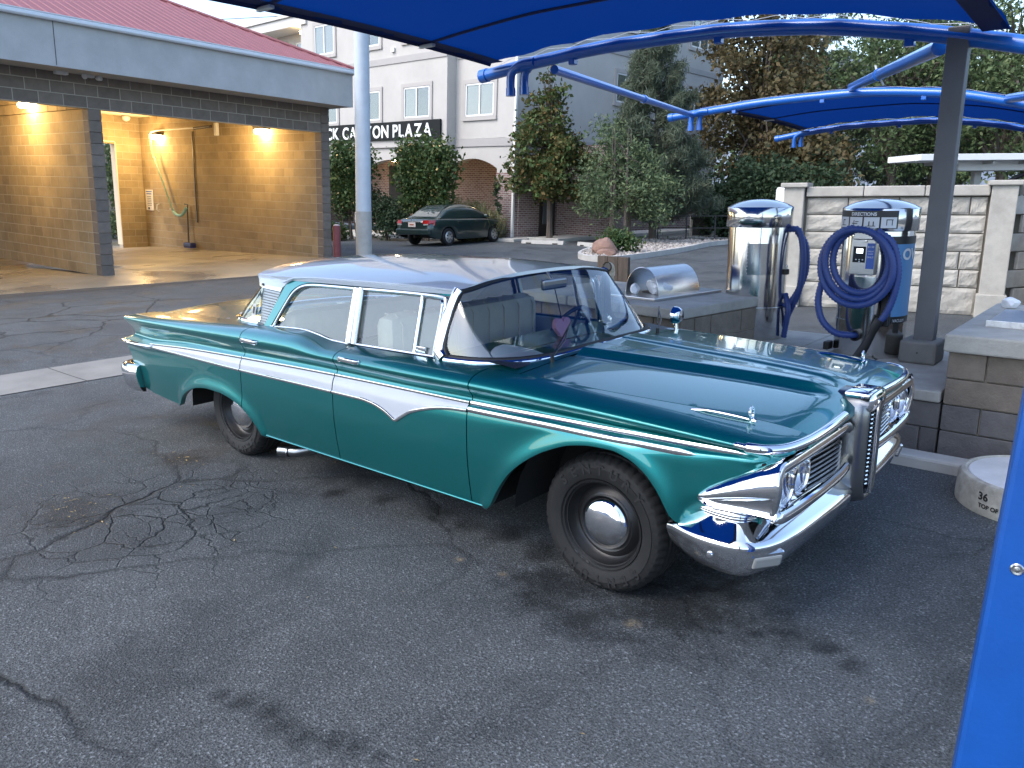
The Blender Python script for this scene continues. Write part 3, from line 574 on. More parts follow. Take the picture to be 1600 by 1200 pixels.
tree('maple_tree', 'dark green maple with browning leaves in front of apartment brick wall', 'tree', (-16.9, 21.0, 0), column_lobes(2.0, 6.0, 1.45, 7, 3, lambda q: 1.05-.75*q**1.3), L_MAPLE, 10500, .17, .11, 5.4, 3, clump=.17, per=22)
tree('ash_tree', 'loose grey-green tree growing from the gravel planter', 'tree', (-12.9, 20.0, 0), [(0, 0, 1.7, 1.2, 1.2, .7), (.9, .3, 2.1, .9, .9, .6), (-.9, -.2, 2.5, .8, .8, .7), (-.5, 0, 3.3, .7, .7, .6), (-1.0, .2, 3.9, .45, .45, .5), (1.2, .2, 1.2, .7, .7, .5), (-1.2, 0, 1.5, .7, .7, .6), (.3, .1, 2.8, .7, .7, .6)], L_ASH, 9500, .15, .07, 3.9, 5, stems=4, clump=.17, per=20, aspect=.36)
def pine(label, loc, h, w, seed, n, m, name='pine_tree', h0=.7, size=.30):
    t = thing(name, label, 'tree', loc); g = random.Random(seed); mb = MB(); mb.tube([(0, 0, -.1), (.05, 0, h*.5), (0, .03, h*.97)], [.16, .10, .02], 8); V = []; lob = []
    for i in range(24):
        q = i/23; z = h0+(h-h0)*q; rr = w*(1-q)**.72+.12
        for k in range(6 if q < .85 else 3):
            a = g.uniform(0, 6.28); e = Vector((rr*math.cos(a)*g.uniform(.75, 1.12), rr*math.sin(a)*g.uniform(.75, 1.12), z+rr*.35)); s = Vector((0, 0, z-.05)); mb.tube([s, s.lerp(e, .6)-Vector((0, 0, .05)), e], [.03, .02, .008], 5)
            for f in (.45, .7, .9, 1.0): p = s.lerp(e, f); lob.append((p.x, p.y, p.z, .12+.10*rr*.4, .12+.10*rr*.4, .16))
    mb.build('trunk', BARK, t, smooth=True); leaves('crown', m, t, lob, n, size, seed, clump=.10, per=22, aspect=.075, droop=-.9, up=0); return t
pine('tall blue-green pine rising beside apartment corner', (-13.3, 22.6, 0), 7.7, 2.05, 11, 60000, L_PINE)
tree('evergreen_shrub', 'dark round evergreen shrub mass behind the black railing', 'shrub', (-11.0, 25.9, 0), [(0, 0, 1.2, 1.7, 1.2, 1.2), (-1.2, .4, 1.3, 1.2, 1.0, 1.3), (1.3, .2, 1.4, 1.2, 1.0, 1.3), (.3, .3, 2.3, 1.3, 1.0, .8), (2.4, .4, 1.6, 1.2, 1, 1.4)], L_DARK, 12000, .17, .10, 2.2, 21, clump=.2)
tree('autumn_tree', 'tall tree with rusty brown leaves behind the second canopy', 'tree', (-12.5, 29.9, 0), column_lobes(2.0, 8.6, 2.2, 8, 9, lambda q: .75+.5*math.sin(3.0*q)), L_AUT, 15000, .21, .18, 8, 9, clump=.26, per=22)
tree('turning_tree', 'small tree of yellow-green and brown leaves beside dark shrub', 'tree', (-9.3, 27.5, 0), column_lobes(.9, 4.2, 1.4, 5, 19), L_AUT, 6500, .22, .12, 3.8, 29, clump=.26)
for i, (x, y, z, w, sd_, lab) in enumerate(((-13.5, 38.5, 11.5, 3.6, 31, 'large dark pine centred behind the second canopy'), (-8.2, 41, 10.0, 3.0, 33, 'large dark pine just left of the grey canopy post'))): pine(lab, (x, y, 0), z, w, sd_, 30000, L_PINE, size=.42, h0=1.5)
for x, y, hh, w, sd_, lab in ((-8.6, 35.7, 9.4, 3.0, 41, 'tall airy locust tree behind the stone wall left of post'), (-4.4, 36.2, 9.0, 3.3, 43, 'tall airy locust tree behind the white carport'), (-.4, 38.5, 9.6, 3.4, 47, 'tall airy locust tree at right edge of the picture'), (3.2, 41.5, 10, 3.6, 53, 'tall locust tree beyond the right picture edge')):
    tree('locust_tree', lab, 'tree', (x, y, 0), column_lobes(2.9, hh, w, 8, sd_, lambda q: .7+.45*math.sin(2.9*q)), L_LOC, 13000, .22, .20, hh*.9, sd_, clump=.34, per=24, aspect=.45, group='locust trees beyond the wall')
# dense backdrop of far trees
gg = random.Random(5)
for i, (x, y, h) in enumerate(((-24, 62, 13), (-15, 66, 14), (-6, 62, 12), (3, 64, 13), (11, 58, 12), (18, 52, 12))):
    tree('far_tree', ('far leafy tree behind pines, leftmost of the distant row', 'far leafy tree behind pines, second of the distant row', 'far leafy tree behind locusts, third of the distant row', 'far leafy tree behind locusts, fourth of the distant row', 'far leafy tree behind carport, fifth of the distant row', 'far leafy tree behind carport, last of the distant row')[i], 'tree', (x, y, 0), column_lobes(2.6, h, 5.0, 7, 60+i), L_DARK if i % 2 else L_LOC, 5000, .6, .3, h*.8, 60+i, clump=.8, group='distant row of trees')
def vine(label, loc, w, h, seed, n):
    t = thing('flowering_vine', label, 'vine', loc); g = random.Random(seed); mb = MB()
    for k in range(9): a = g.uniform(-.45, .45)*w; mb.tube([(a*.5, g.uniform(-.2, .2), -.05), (a*.7+g.uniform(-.2, .2), g.uniform(-.2, .2), h*.35), (a+g.uniform(-.2, .2), g.uniform(-.2, .2), h*.8)], [.04, .03, .015], 6)
    mb.build('stems', BARK, t, smooth=True)
    lob = [(0, 0, h*.80, w*.48, .55, h*.17), (-w*.22, 0, h*.66, w*.28, .5, h*.20), (w*.22, 0, h*.68, w*.28, .5, h*.20), (0, .1, h*.50, w*.34, .45, h*.15), (-w*.2, 0, h*.38, w*.2, .35, h*.14), (w*.28, 0, h*.42, w*.14, .3, h*.14)]
    leaves('crown', L_VINE, t, lob, n, .16, seed, clump=.20); leaves('flowers', L_FLOW, t, [(l[0], l[1]-.1, l[2], l[3]*1.03, l[4]*1.1, l[5]) for l in lob], n//38, .10, seed+1, clump=.12, per=3); return t
vine('bushy flowering vine left of the light pole under black sign', (-25.0, 17.9, 0), 2.6, 4.1, 71, 8500); v2 = vine('bushy flowering vine above the parked dark sedan', (-21.5, 18.9, 0), 3.0, 4.1, 73, 10500)
tree('dark_shrub', 'dark rounded shrub between light pole and flowering vine', 'shrub', (-23.2, 18.2, 0), [(0, 0, .95, .9, .6, .8), (-.5, 0, 1.3, .6, .5, .6), (.5, 0, .8, .5, .5, .6)], L_DARK, 4500, .12, .05, 1.3, 75, clump=.14)
tree('low_shrub', 'low green shrub beside the red bollard', 'shrub', (-25.6, 17.0, 0), [(0, 0, .4, .8, .5, .35), (.8, 0, .35, .6, .4, .3)], L_VINE, 2200, .11, .03, .5, 76, clump=.12)
t = thing('grass_clump', 'spiky green grass clump behind the parked sedan roof', 'plant', (-20.0, 19.9, 0)); leaves('blades', GRASSY, t, [(0, 0, .75, .9, .5, .65), (.7, .1, .6, .7, .5, .5), (-.6, 0, .9, .5, .4, .6)], 5200, .42, 77, clump=.15, aspect=.07, droop=-1.2)
t = thing('brick_vine', 'thin dark vine climbing the brick pier by downspout', 'vine', (-19.0, 20.35, 0)); leaves('leaves', L_DARK, t, [(0, 0, .5, .12, .05, .45), (.05, 0, 1.2, .14, .05, .5), (-.02, 0, 1.9, .10, .05, .4)], 700, .10, 79, clump=.05)
tree('planter_shrub', 'small green shrub behind the planter boulder', 'shrub', (-10.9, 16.3, .1), [(0, 0, .35, .5, .4, .32), (.3, .2, .3, .4, .3, .25)], L_VINE, 1500, .10, .02, .4, 81, clump=.1)
tree('bay_shrub', 'green shrub seen through the rear bay opening', 'shrub', (-34.5, 12.6, 0), [(0, 0, .7, 1.2, 1.0, .6), (.3, -.1, 2.6, .7, .6, 1.6)], L_ASH, 3500, .18, .06, 3, 83)
# gravel planter with kerb and boulder
PK = [(-10.95, 14.6), (-9.75, 14.55), (-9.9, 18.3), (-10.5, 21.6), (-10.7, 24.2), (-13.4, 24.4), (-13.6, 20.5), (-12.2, 16.6)]
PL = [Vector((x, y, 0)) for x, y in PK]; ring = crv(PL, 5, True); kb = MB(); c0 = sum(ring, Vector())/len(ring)
inn = [p+(c0-p).normalized()*.16 for p in ring]
kb.grid([[(p.x, p.y, -.02) for p in ring], [(p.x, p.y, .15) for p in ring], [(p.x, p.y, .155) for p in inn], [(p.x, p.y, -.02) for p in inn]], closed_u=True); kb.build('planter_kerb', KERB, kind='structure', smooth=True, angle=40)
STONEM = mat('river_gravel', (.30, .27, .24), .9, vary=.25, vscale=9, island=.45); mb = MB(); mb.poly([(p.x, p.y, .09) for p in inn]); mb.build('planter_bed', mat('planter_soil', (.16, .13, .11), .95, vary=.3, vscale=8, bump=.6, bscale=20), kind='structure')
g = random.Random(3); gv = MB(); xsr = [p.x for p in inn]; ysr = [p.y for p in inn]
def inside(x, y, poly):
    c = False; n = len(poly)
    for i in range(n):
        a, b = poly[i], poly[i-1]
        if (a.y > y) != (b.y > y) and x < (b.x-a.x)*(y-a.y)/(b.y-a.y)+a.x: c = not c
    return c
k = 0
while k < 2600:
    x, y = g.uniform(min(xsr), max(xsr)), g.uniform(min(ysr), max(ysr))
    if not inside(x, y, inn): continue
    r = g.uniform(.03, .085); z = .10; a = g.uniform(0, 6); sx, sy, sz = r*g.uniform(.8, 1.4), r, r*g.uniform(.5, .9)
    V = [(sx, 0, 0), (0, sy, 0), (-sx, 0, 0), (0, -sy, 0), (0, 0, sz), (0, 0, -sz*.5)]; m_ = Matrix.Translation((x, y, z+sz*.3)) @ Matrix.Rotation(a, 4, 'Z'); gv.add([m_ @ Vector(v) for v in V], [(0, 1, 4), (1, 2, 4), (2, 3, 4), (3, 0, 4)]); k += 1
tag(gv.build('gravel', STONEM, fix=False), 'pale river gravel filling the kerbed planter', 'gravel', kind='stuff')
def rock(loc, d, seed, m, label, name='boulder', cat='boulder'):
    bm = bmesh.new(); bmesh.ops.create_icosphere(bm, subdivisions=3, radius=1); gg = np.random.default_rng(seed); ds = gg.normal(size=(9, 3)); ds /= np.linalg.norm(ds, axis=1)[:, None]; cs = gg.uniform(.62, .9, 9)
    for v in bm.verts:
        p = np.array(v.co)
        for dd, c in zip(ds, cs):
            q = p@dd
            if q > c: p = p-dd*(q-c)*.9
        v.co = Vector(p*np.array(d))*float(gg.uniform(.97, 1.03))
    me = bpy.data.meshes.new(name); bm.to_mesh(me); bm.free(); me.materials.append(m); return link(name, me, None, loc=loc, label=label, cat=cat)
RROCK = mat('red_sandstone', (.22, .135, .105), .9, vary=.25, vscale=4, bump=.5, bscale=15); rock((-10.75, 15.5, .24), (.44, .34, .36), 22, RROCK, 'large reddish boulder at the tip of gravel planter'); rock((-10.35, 15.0, .17), (.30, .26, .15), 4, RROCK, 'flat small reddish rock beside the large planter boulder', 'small_rock', 'rock')
# black railing, air-conditioning units, meter box
RAIL = mat('black_railing_paint', (.012, .012, .013), .5); t = thing('railing', 'black metal railing beyond the gravel planter', 'railing', (-12.9, 22.3, 0), R(31))
for k in range(6): MB().box((k*1.02, 0, .5), (.05, .05, 1.0)).build('post', RAIL, t)
for z in (.98, .55, .15): MB().box((2.55, 0, z), (5.15, .04, .04)).build('rail', RAIL, t)
ACM = mat('grey_condenser_metal', (.34, .34, .32), .5)
for x, y, lab in ((-13.3, 26.5, 'grey air-conditioning unit behind the railing, left one'), (-12.2, 27.2, 'grey air-conditioning unit behind the railing, right one')):
    t = thing('air_conditioner', lab, 'air conditioner', (x, y, 0), R(30), group='condensers by the railing'); MB().box((0, 0, .5), (.85, .85, .95), ch=.02).build('case', ACM, t); MB().box((0, -.43, .5), (.7, .02, .75)).build('grille', RAIL, t)
t = thing('meter_cabinet', 'pale grey utility meter boxes on apartment side wall', 'meter box', (-14.2, 29.2, 0), R(60)); MB().box((0, 0, 1.7), (.5, .25, .8), ch=.02).build('cabinet', ACM, t); MB().box((.55, 0, 1.9), (.4, .2, .5), ch=.02).build('cabinet', PALEM, t); MB().cyl((0, 0, 0), (0, 0, 1.4), .05).build('conduit', ACM, t)
# ================================================================== vacuum island, stone wall
GB = mat('grey_island_block', (0.120, 0.112, 0.108), rough=0.92, vary=0.2, vscale=8, bump=0.6, bscale=70, island=.16)
GBW = mat('warm_island_block', (0.175, 0.145, 0.115), rough=0.92, vary=0.2, vscale=8, bump=0.6, bscale=70, island=.14)
CAPM = mat('weathered_cap_concrete', (0.34, 0.325, 0.29), rough=0.88, vary=0.22, vscale=4, bump=.4, bscale=60)
STEEL = mat('polished_stainless', (0.66, 0.64, 0.61), rough=0.13, metal=1.0, vary=.06, vscale=3, bump=.03, bscale=14, stretch=(1, 1, .15), bdist=.02)
BRUSH = mat('brushed_stainless', (0.55, 0.55, 0.55), rough=0.28, metal=1.0, vary=.1, vscale=20, stretch=(1, 1, 8))
def block_run(parent, x0, x1, y0, y1, zs, m, rz=0, bl=.46, faces=('f', 'l', 'r'), alt=None):
    """courses of separate blocks around the front / ends of a low wall, in the parent's local frame."""
    T = .19
    for i in range(len(zs)-1):
        z0, z1 = zs[i], zs[i+1]; h = z1-z0-.008
        def run(a0, a1, place):
            p = a0-(bl/2 if i % 2 else 0)
            while p < a1-.02:
                q0, q1 = max(p, a0), min(p+bl, a1)
                if q1-q0 > .04: place((q0+q1)/2, q1-q0-.008)
                p += bl
        mm = alt if (alt and i >= len(zs)-3) else m
        def mk(c, d): MB().box((0, 0, 0), d, ch=.006).build('block', mm, parent, loc=c)
        run(x0, x1, lambda c, l: mk((c, y0+T/2, (z0+z1)/2), (l, T, h)))
        if 'l' in faces: run(y0+T, y1, lambda c, l: mk((x0+T/2, c, (z0+z1)/2), (T, l, h)))
        if 'r' in faces: run(y0+T, y1, lambda c, l: mk((x1-T/2, c, (z0+z1)/2), (T, l, h)))
    MB().box(((x0+x1)/2, (y0+y1)/2+.02, (zs[0]+zs[-1])/2), (x1-x0-.03, y1-y0-.02, zs[-1]-zs[0]-.01)).build('core', MORT, parent)
t = thing('vacuum_island', 'low grey block island with concrete cap carrying the vacuums and post', 'island', (0, 0, 0)); block_run(t, -2.6, .735, 2.2, 4.0, [0, .19, .372], GB, faces=('f',))
for k in range(5): MB().box((-2.26+.665*k, 3.1, .414), (.655, 1.84, .078), ch=.012).build('cap_slab', CAPM, t)
t = thing('trash_pier', 'grey block pier with concrete cap beside the blue post', 'pier', (0, 0, 0)); block_run(t, .742, 2.55, 2.19, 4.0, [0, .19, .372, .555, .738], GB, alt=GBW)
for k in range(4): MB().box((.97+.51*k, 3.08, .80), (.50, 1.90, .120), ch=.014).build('cap_slab', CAPM, t)
t = thing('trash_planter', 'brown block planter with concrete cap behind the windscreen', 'planter', (-1.22, 2.16, 0), R(-9)); block_run(t, -1.9, 0, 0, 1.20, [0, .19, .38, .57, .765], GBW)
for k in range(3): MB().box((-1.585+.64*k, .58, .812), (.63, 1.28, .090), ch=.014).build('cap_slab', CAPM, t)
mb = MB(); mb.box((0, 0, .03), (8.5, .17, .10), ch=.02); mb.build('island_kerb', KERB, loc=(-1.2, 1.93, 0), kind='structure')
mb = MB(); mb.box((0, 0, 0), (8.5, .10, .02)); mb.build('dirt_strip', mat('gutter_dirt', (.055, .048, .042), .95, vary=.4, vscale=14, bump=.5), loc=(-1.2, 2.10, .004), kind='structure')
# half-dome trash lid on the planter
t = thing('dome_trash_lid', 'stainless half-dome trash lid on the brown planter', 'trash lid', (-1.84, 2.95, .857), R(-9)); MB().box((0, 0, .012), (.62, 1.00, .024), ch=.004).build('tray', BRUSH, t); rws = []
for d in (-.30, .30): rws.append([(-.195*math.cos(math.pi*k/20), d, .02+.245*math.sin(math.pi*k/20)) for k in range(21)])
MB().grid(rws).build('dome', BRUSH, t, smooth=True); MB().tube(rws[0], .006, 6).build('rim', BRUSH, t, smooth=True);
MB().lathe([(.13, 0), (.13, .006)], 20, Matrix.Translation((0, -.1, .022)), cap=True).build('opening', FIX, t)
BAG = mat('white_plastic_bag', (.72, .74, .76), .35, vary=.06, vscale=20, bump=.8, bscale=18)
o = rock((-1.79, 2.80, .945), (.13, .17, .085), 12, BAG, 'crumpled white plastic bag inside the half-dome lid', 'plastic_bag', 'bag'); o = rock((-1.945, 2.63, .925), (.045, .05, .055), 13, BAG, 'small white foam cup beside the plastic bag', 'foam_cup', 'cup')
t = thing('wood_lid', 'weathered wooden board standing behind the trash planter', 'board', (-3.42, 4.55, 0), R(-6)); WOOD = mat('weathered_wood', (.085, .066, .052), .9, vary=.4, vscale=6, bump=.4, bscale=25, stretch=(5, 5, .6))
for k in range(3): MB().box((-.155+.16*k, 0, .70), (.158, .045, .68), ch=.008).build('plank', WOOD, t)
t = thing('vent_pipe', 'cream plastic vent pipe with elbow on planter edge', 'pipe', (-2.66, 3.30, .85)); MB().tube([(0, 0, 0), (0, 0, .12)], .048, 16).build('riser', mat('cream_pvc', (.55, .47, .34), .5), t, smooth=True)
MB().tube(crv([(0, 0, .10), (0, 0, .15), (.01, -.03, .185), (.02, -.085, .195)], 5), .056, 16, cap=False).build('elbow', bpy.data.materials['cream_pvc'], t, smooth=True); MB().lathe([(.044, 0), (.044, .004)], 14, Matrix.Translation((.018, -.075, .195)) @ Matrix.Rotation(R(80), 4, 'X'), cap=True).build('bore', FIX, t)
# tray on the right pier
t = thing('trash_tray', 'scratched stainless trash tray on the right block pier', 'tray', (1.30, 3.02, .862)); MB().box((0, 0, .014), (.86, .78, .028), ch=.004).build('plate', BRUSH, t); MB().box((0, -.395, .02), (.86, .02, .045), ch=.004).build('front_lip', mat('white_worn_paint', (.6, .6, .58), .5, vary=.3, vscale=18), t); MB().lathe([(.15, 0), (.15, .005)], 24, Matrix.Translation((.18, 0, .029)), cap=True).build('opening', FIX, t)
MB().tube(crv([(.0, .1, .03), (.05, .1, .18), (.2, .1, .26), (.4, .1, .25)], 6), .006, 6).build('wire_handle', BRUSH, t, smooth=True)
rock((.86, 3.72, .90), (.07, .06, .05), 17, BAG, 'crumpled white paper cup on back edge of right pier', 'paper_cup', 'cup')
# concrete riser ring with stencilled marks
t = thing('concrete_riser', 'short round concrete utility riser with stencilled 36 at right', 'riser', (1.40, 1.58, 0)); CR = mat('stained_concrete_ring', (.36, .345, .30), .9, vary=.35, vscale=9, bump=.5, bscale=40); CT = mat('pale_lid_concrete', (.52, .52, .52), .85, vary=.15, vscale=5, bump=.3)
MB().lathe([(.41, -.02), (.415, .02), (.41, .150), (.395, .175), (.375, .182), (.365, .174), (.36, .165)], 56).build('ring', CR, t, smooth=True); MB().lathe([(.362, .165), (.355, .176), (.2, .179), (0, .18)], 56).build('lid', CT, t, smooth=True)
def on_cyl(me, r, phi, z0, name, m, parent, out=.0015):
    """bend a flat text/plate mesh (x,y) onto a cylinder of radius r: x -> angle, y -> height."""
    for v in me.vertices:
        a = phi+v.co.x/r; rr = r+out+v.co.z; v.co = Vector((rr*math.cos(a), rr*math.sin(a), z0+v.co.y))
    me.materials.clear(); me.materials.append(m); return link(name, me, parent)
STEN = mat('black_stencil_paint', (.02, .02, .02), .8)
def ctext(txt, size, r, phi, z0, m, parent, name='lettering', bold=0.0, xs=1.0):
    me = text_mesh(txt, size, 0, bold); vx = [v.co.x for v in me.vertices]; c = (min(vx)+max(vx))/2
    for v in me.vertices: v.co.x = (v.co.x-c)*xs
    return on_cyl(me, r, phi, z0, name, m, parent)
ctext('36', .062, .414, R(-122), .090, STEN, t, bold=.002); ctext('TOP OF CAP', .034, .415, R(-112), .045, STEN, t, bold=.0015)
# vacuums
HOSEB = mat('blue_ribbed_hose', (.024, .052, .20), .5); BLK = mat('black_plastic', (.012, .012, .013), .5); STKB = mat('light_blue_decal', (.09, .24, .46), .45); STKD = mat('dark_decal', (.02, .022, .025), .4); STKW = mat('pale_decal_print', (.62, .64, .66), .5); SCRN = mat('card_reader_screen', (.01, .01, .012), .15); LCD = mat('lit_display', (.8, .85, .9), .3, emit=(.85, .93, 1), estr=1.2)
def ribbed(pts, r, name, parent, m=HOSEB, pitch=.0135):
    P = [Vector(p) for p in pts]; d = [0]
    for a, b in zip(P, P[1:]): d.append(d[-1]+(b-a).length)
    n = int(d[-1]/pitch); q = []; j = 0
    for i in range(n+1):
        s = d[-1]*i/n
        while j < len(d)-2 and d[j+1] < s: j += 1
        q.append(P[j].lerp(P[j+1], (s-d[j])/max(d[j+1]-d[j], 1e-6)))
    return MB().tube(q, [r*(1.02 if i % 2 else .78) for i in range(len(q))], 10).build(name, m, parent, smooth=True, angle=80)
def patch(r, a0, a1, z0, z1, m, name, parent, n=14, out=.003):
    mb = MB(); A = [a0+(a1-a0)*k/n for k in range(n+1)]; mb.grid([[(math.cos(a)*(r+out), math.sin(a)*(r+out), z) for a in A] for z in (z0, z1)]); mb.grid([[(math.cos(a)*(r+out), math.sin(a)*(r+out), z1), (math.cos(a)*(r-.004), math.sin(a)*(r-.004), z1)] for a in A]); return mb.build(name, m, parent, smooth=True, angle=40)
def vacuum(loc, label):
    t = thing('vacuum_station', label, 'vacuum', loc, group='stainless vacuum stations')
    MB().lathe([(.272, 0), (.275, .01), (.275, .30), (.270, .302), (.270, 1.02), (.268, 1.03)], 72).build('body', STEEL, t, smooth=True, angle=40)
    MB().lathe([(.288, 1.02), (.291, 1.024), (.291, 1.19), (.287, 1.195)], 72).build('top_band', STEEL, t, smooth=True, angle=40)
    MB().lathe([(.2905, 1.193), (.288, 1.197), (.25, 1.218), (.20, 1.238), (.14, 1.254), (.07, 1.264), (0, 1.267)], 72).build('dome', STEEL, t, smooth=True, angle=25); return t
v1 = vacuum((-1.17, 3.50, .452), 'stainless vacuum cylinder seen from behind, near the planter')
patch(.270, R(-86), R(-28), .60, .88, STEEL, 'access_panel', v1); mb = MB()
for k in range(9): z = .615+.031*k; mb.lathe([(.004, 0), (.003, .004), (0, .005)], 8, Matrix.Translation((.273*math.cos(R(-85)), .273*math.sin(R(-85)), z)) @ Matrix.Rotation(R(90), 4, 'X'))
mb.build('rivets', BRUSH, v1); MB().lathe([(.2765, .30), (.2775, .302), (.2765, .305)], 60).build('seam_band', BRUSH, v1)
f1 = R(38)
ribbed(crv([(.27*math.cos(f1)+.05, .27*math.sin(f1)-.12, 1.0), (.36, .04, .98), (.42, .02, .75), (.40, .03, .45), (.30, .08, .22), (.27, .1, .10)], 12), .03, 'hose', v1); ribbed(crv([(.30, .15, .98), (.40, .12, .85), (.43, .08, .62), (.36, .05, .40), (.28, .0, .30)], 12), .03, 'hose', v1); ribbed(crv([(.28, .02, .42), (.33, -.02, .28), (.31, -.02, .02)], 8), .028, 'hose', v1)
MB().box((.285, .0, .62), (.04, .04, .05), ch=.006).build('padlock', BLK, v1); MB().tube(crv([(.285, -.012, .645), (.285, -.012, .675), (.285, .012, .675), (.285, .012, .645)], 4), .004, 6).build('shackle', BRUSH, v1, smooth=True)
v2 = vacuum((-.07, 3.30, .452), 'stainless vacuum cylinder with coiled blue hose and DIRECTIONS panel'); F = R(-93)
patch(.291, F-R(58), F+R(44), 1.040, 1.178, STKD, 'directions_panel', v2, 24)
ctext('DIRECTIONS', .036, .296, F-R(7), 1.140, STKW, v2, bold=.0012)
for k in range(4):
    a0 = F-R(54)+R(24.5)*k; p_ = patch(.295, a0, a0+R(22), 1.046, 1.128, STKW, 'instruction_tile', v2, 6)
    for (x0, x1, z0, z1) in (((-.03, .03, .015, .02), (-.012, -.004, .02, .06), (-.012, .02, .055, .062)), ((-.03, .02, .03, .036), (-.015, -.009, .02, .06), (.0, .03, .045, .05)), ((-.03, .03, .012, .017), (-.02, -.012, .017, .05), (.012, .02, .017, .05)), ((-.02, .03, .06, .066), (-.02, -.014, .02, .062), (.02, .026, .02, .062)))[k]:
        patch(.299, a0+R(11)+x0/.299, a0+R(11)+x1/.299, 1.046+z0, 1.046+z1, STKD, 'pictogram', p_, 3)
def fr(u, w, z):      # frame on the front of the unit: u to the viewer's right, w outward
    c, s = math.cos(F), math.sin(F); return (c*w-s*u, s*w+c*u, z)
FM = Matrix(((-math.sin(F), math.cos(F), 0, 0), (math.cos(F), math.sin(F), 0, 0), (0, 0, 1, 0), (0, 0, 0, 1)))
MB().box((0, .285, .83), (.19, .09, .30), ch=.008, m=FM).build('reader_box', BRUSH, v2); MB().box((.0, .295, 1.00), (.155, .10, .09), ch=.008, m=FM).build('hose_hook', BRUSH, v2); MB().box((-.025, .332, .84), (.095, .006, .125), m=FM).build('reader', SCRN, v2); MB().box((-.022, .336, .868), (.05, .003, .035), m=FM).build('display', LCD, v2)
MB().box((.062, .332, .83), (.060, .006, .20), m=FM).build('price_label', mat('blue_label', (.03, .09, .36), .4), v2)
def ftext(txt, sz, u, w, z, m): return flat_text('lettering', txt, sz, m, v2, FM @ Matrix.Translation((u, w, z)) @ Matrix.Rotation(R(90), 4, 'X'), depth=.0003)
for tx, sz, z in (('$1.50', .021, .895), ('CREDIT', .014, .862), ('CARD', .014, .842), ('ONLY', .019, .815)): ftext(tx, sz, .062, .3365, z, STKW)
for u, z in ((-.045, .80), (-.02, .80), (.005, .80), (-.02, .785)): MB().box((u, .336, z), (.010, .003, .008), m=FM).build('key', STKW, v2)
MB().lathe([(.012, 0), (.010, .006), (0, .007)], 12, FM @ Matrix.Translation((.02, .331, .945)) @ Matrix.Rotation(R(-90), 4, 'X')).build('lock', BRUSH, v2)
patch(.271, F-R(25), F+R(26), .02, .66, STEEL, 'front_door', v2, 12, out=.006)
patch(.271, F+R(38), F+R(100), .34, .98, STKB, 'blue_decal', v2, 14); patch(.272, F+R(38), F+R(100), .29, .345, STKD, 'decal_footer', v2, 14); ctext('VACUUM', .036, .277, F+R(66), .300, STKW, v2, xs=.8); ctext('OW', .12, .277, F+R(84), .80, STKW, v2, bold=.004); patch(.273, F+R(38), F+R(100), .92, .98, STKD, 'decal_header', v2, 14)
# hose: three hanging loops, tail to the inlet, wand in its holder
pts = []
for k in range(190):
    q = k/189; a = R(100)+q*2*math.pi*2.9; rx = .285-.075*q+.012*math.sin(7*q); rz = .315-.085*q; pts.append(fr(-.035+.03*q+rx*math.cos(a), .33+.06*math.sin(3.1*q*2)*.5+.035*q, .73+.06*q+rz*math.sin(a)-.02*math.cos(a)))
ribbed(pts, .030, 'hose_coil', v2)
ribbed(crv([fr(-.30, .34, .60), fr(-.315, .345, .45), fr(-.27, .35, .30), fr(-.16, .35, .205), fr(-.05, .33, .19), fr(0.0, .28, .19)], 10), .030, 'hose_tail', v2); MB().lathe([(.045, 0), (.045, .05), (.036, .055), (.034, .02)], 24, FM @ Matrix.Translation((-.005, .275, .19)) @ Matrix.Rotation(R(-90), 4, 'X')).build('inlet', BLK, v2, smooth=True)
ribbed(crv([fr(.10, .345, 1.03), fr(.22, .335, .93), fr(.275, .325, .74), fr(.265, .325, .55), fr(.225, .33, .40), fr(.175, .34, .31)], 10), .030, 'hose_tail', v2)
MB().tube([fr(.185, .34, .34), fr(.15, .345, .27), fr(.125, .35, .20)], [.036, .034, .028], 14).build('wand_cuff', BLK, v2, smooth=True); MB().tube([fr(.14, .345, .24), fr(.09, .355, .11), fr(.05, .36, .03), fr(.01, .37, -.03)], [.030, .036, .040, .043], 14).build('wand', BLK, v2, smooth=True)
MB().box((.20, .275, .45), (.07, .05, .34), ch=.01, m=FM).build('wand_holder', BLK, v2); MB().box((-.27, .17, .06), (.05, .10, .07), ch=.01, m=FM).build('latch', BLK, v2)
# canopy post footing belongs to the post (built with the canopy)
# ------------------------------------------------------------------ stone wall
STN = mat('cream_split_stone', (.37, .35, .31), .92, vary=.2, vscale=5, bump=.5, bscale=28, island=.10); STNC = mat('cream_cast_stone', (.38, .36, .32), .85, vary=.18, vscale=4, bump=.2)
t = thing('stone_wall', 'cream split-stone block wall with cast caps behind the vacuums', 'wall', (-2.7, 8.98, 0), math.atan2(.46, 2.32)); g = random.Random(8)
MB().box((1.15, .15, .88), (3.0, .22, 1.76)).build('core', mat('stone_joint', (.20, .185, .155), .95), t)
def stone(x0, x1, z0, z1):
    nx, nz = 14, 7; rows = []; ph = [g.uniform(0, 6) for _ in range(6)]
    for j in range(nz+1):
        row = []
        for i in range(nx+1):
            e = i in (0, nx) or j in (0, nz); row.append((x0+(x1-x0)*i/nx, .004 if e else -.012-.005*math.sin(ph[0]+i*.9+j*.6)-.005*math.sin(ph[1]+i*.5-j*1.3)-g.uniform(0, .008), z0+(z1-z0)*j/nz))
        rows.append(row)
    mb = MB(); mb.grid(rows); border = [(i, 0) for i in range(nx)]+[(nx, j) for j in range(nz)]+[(nx-i, nz) for i in range(nx)]+[(0, nz-j) for j in range(nz)]
    mb.grid([[rows[j][i] for i, j in border], [(rows[j][i][0], .06, rows[j][i][2]) for i, j in border]], closed_u=True); mb.build('stone', STN, t)
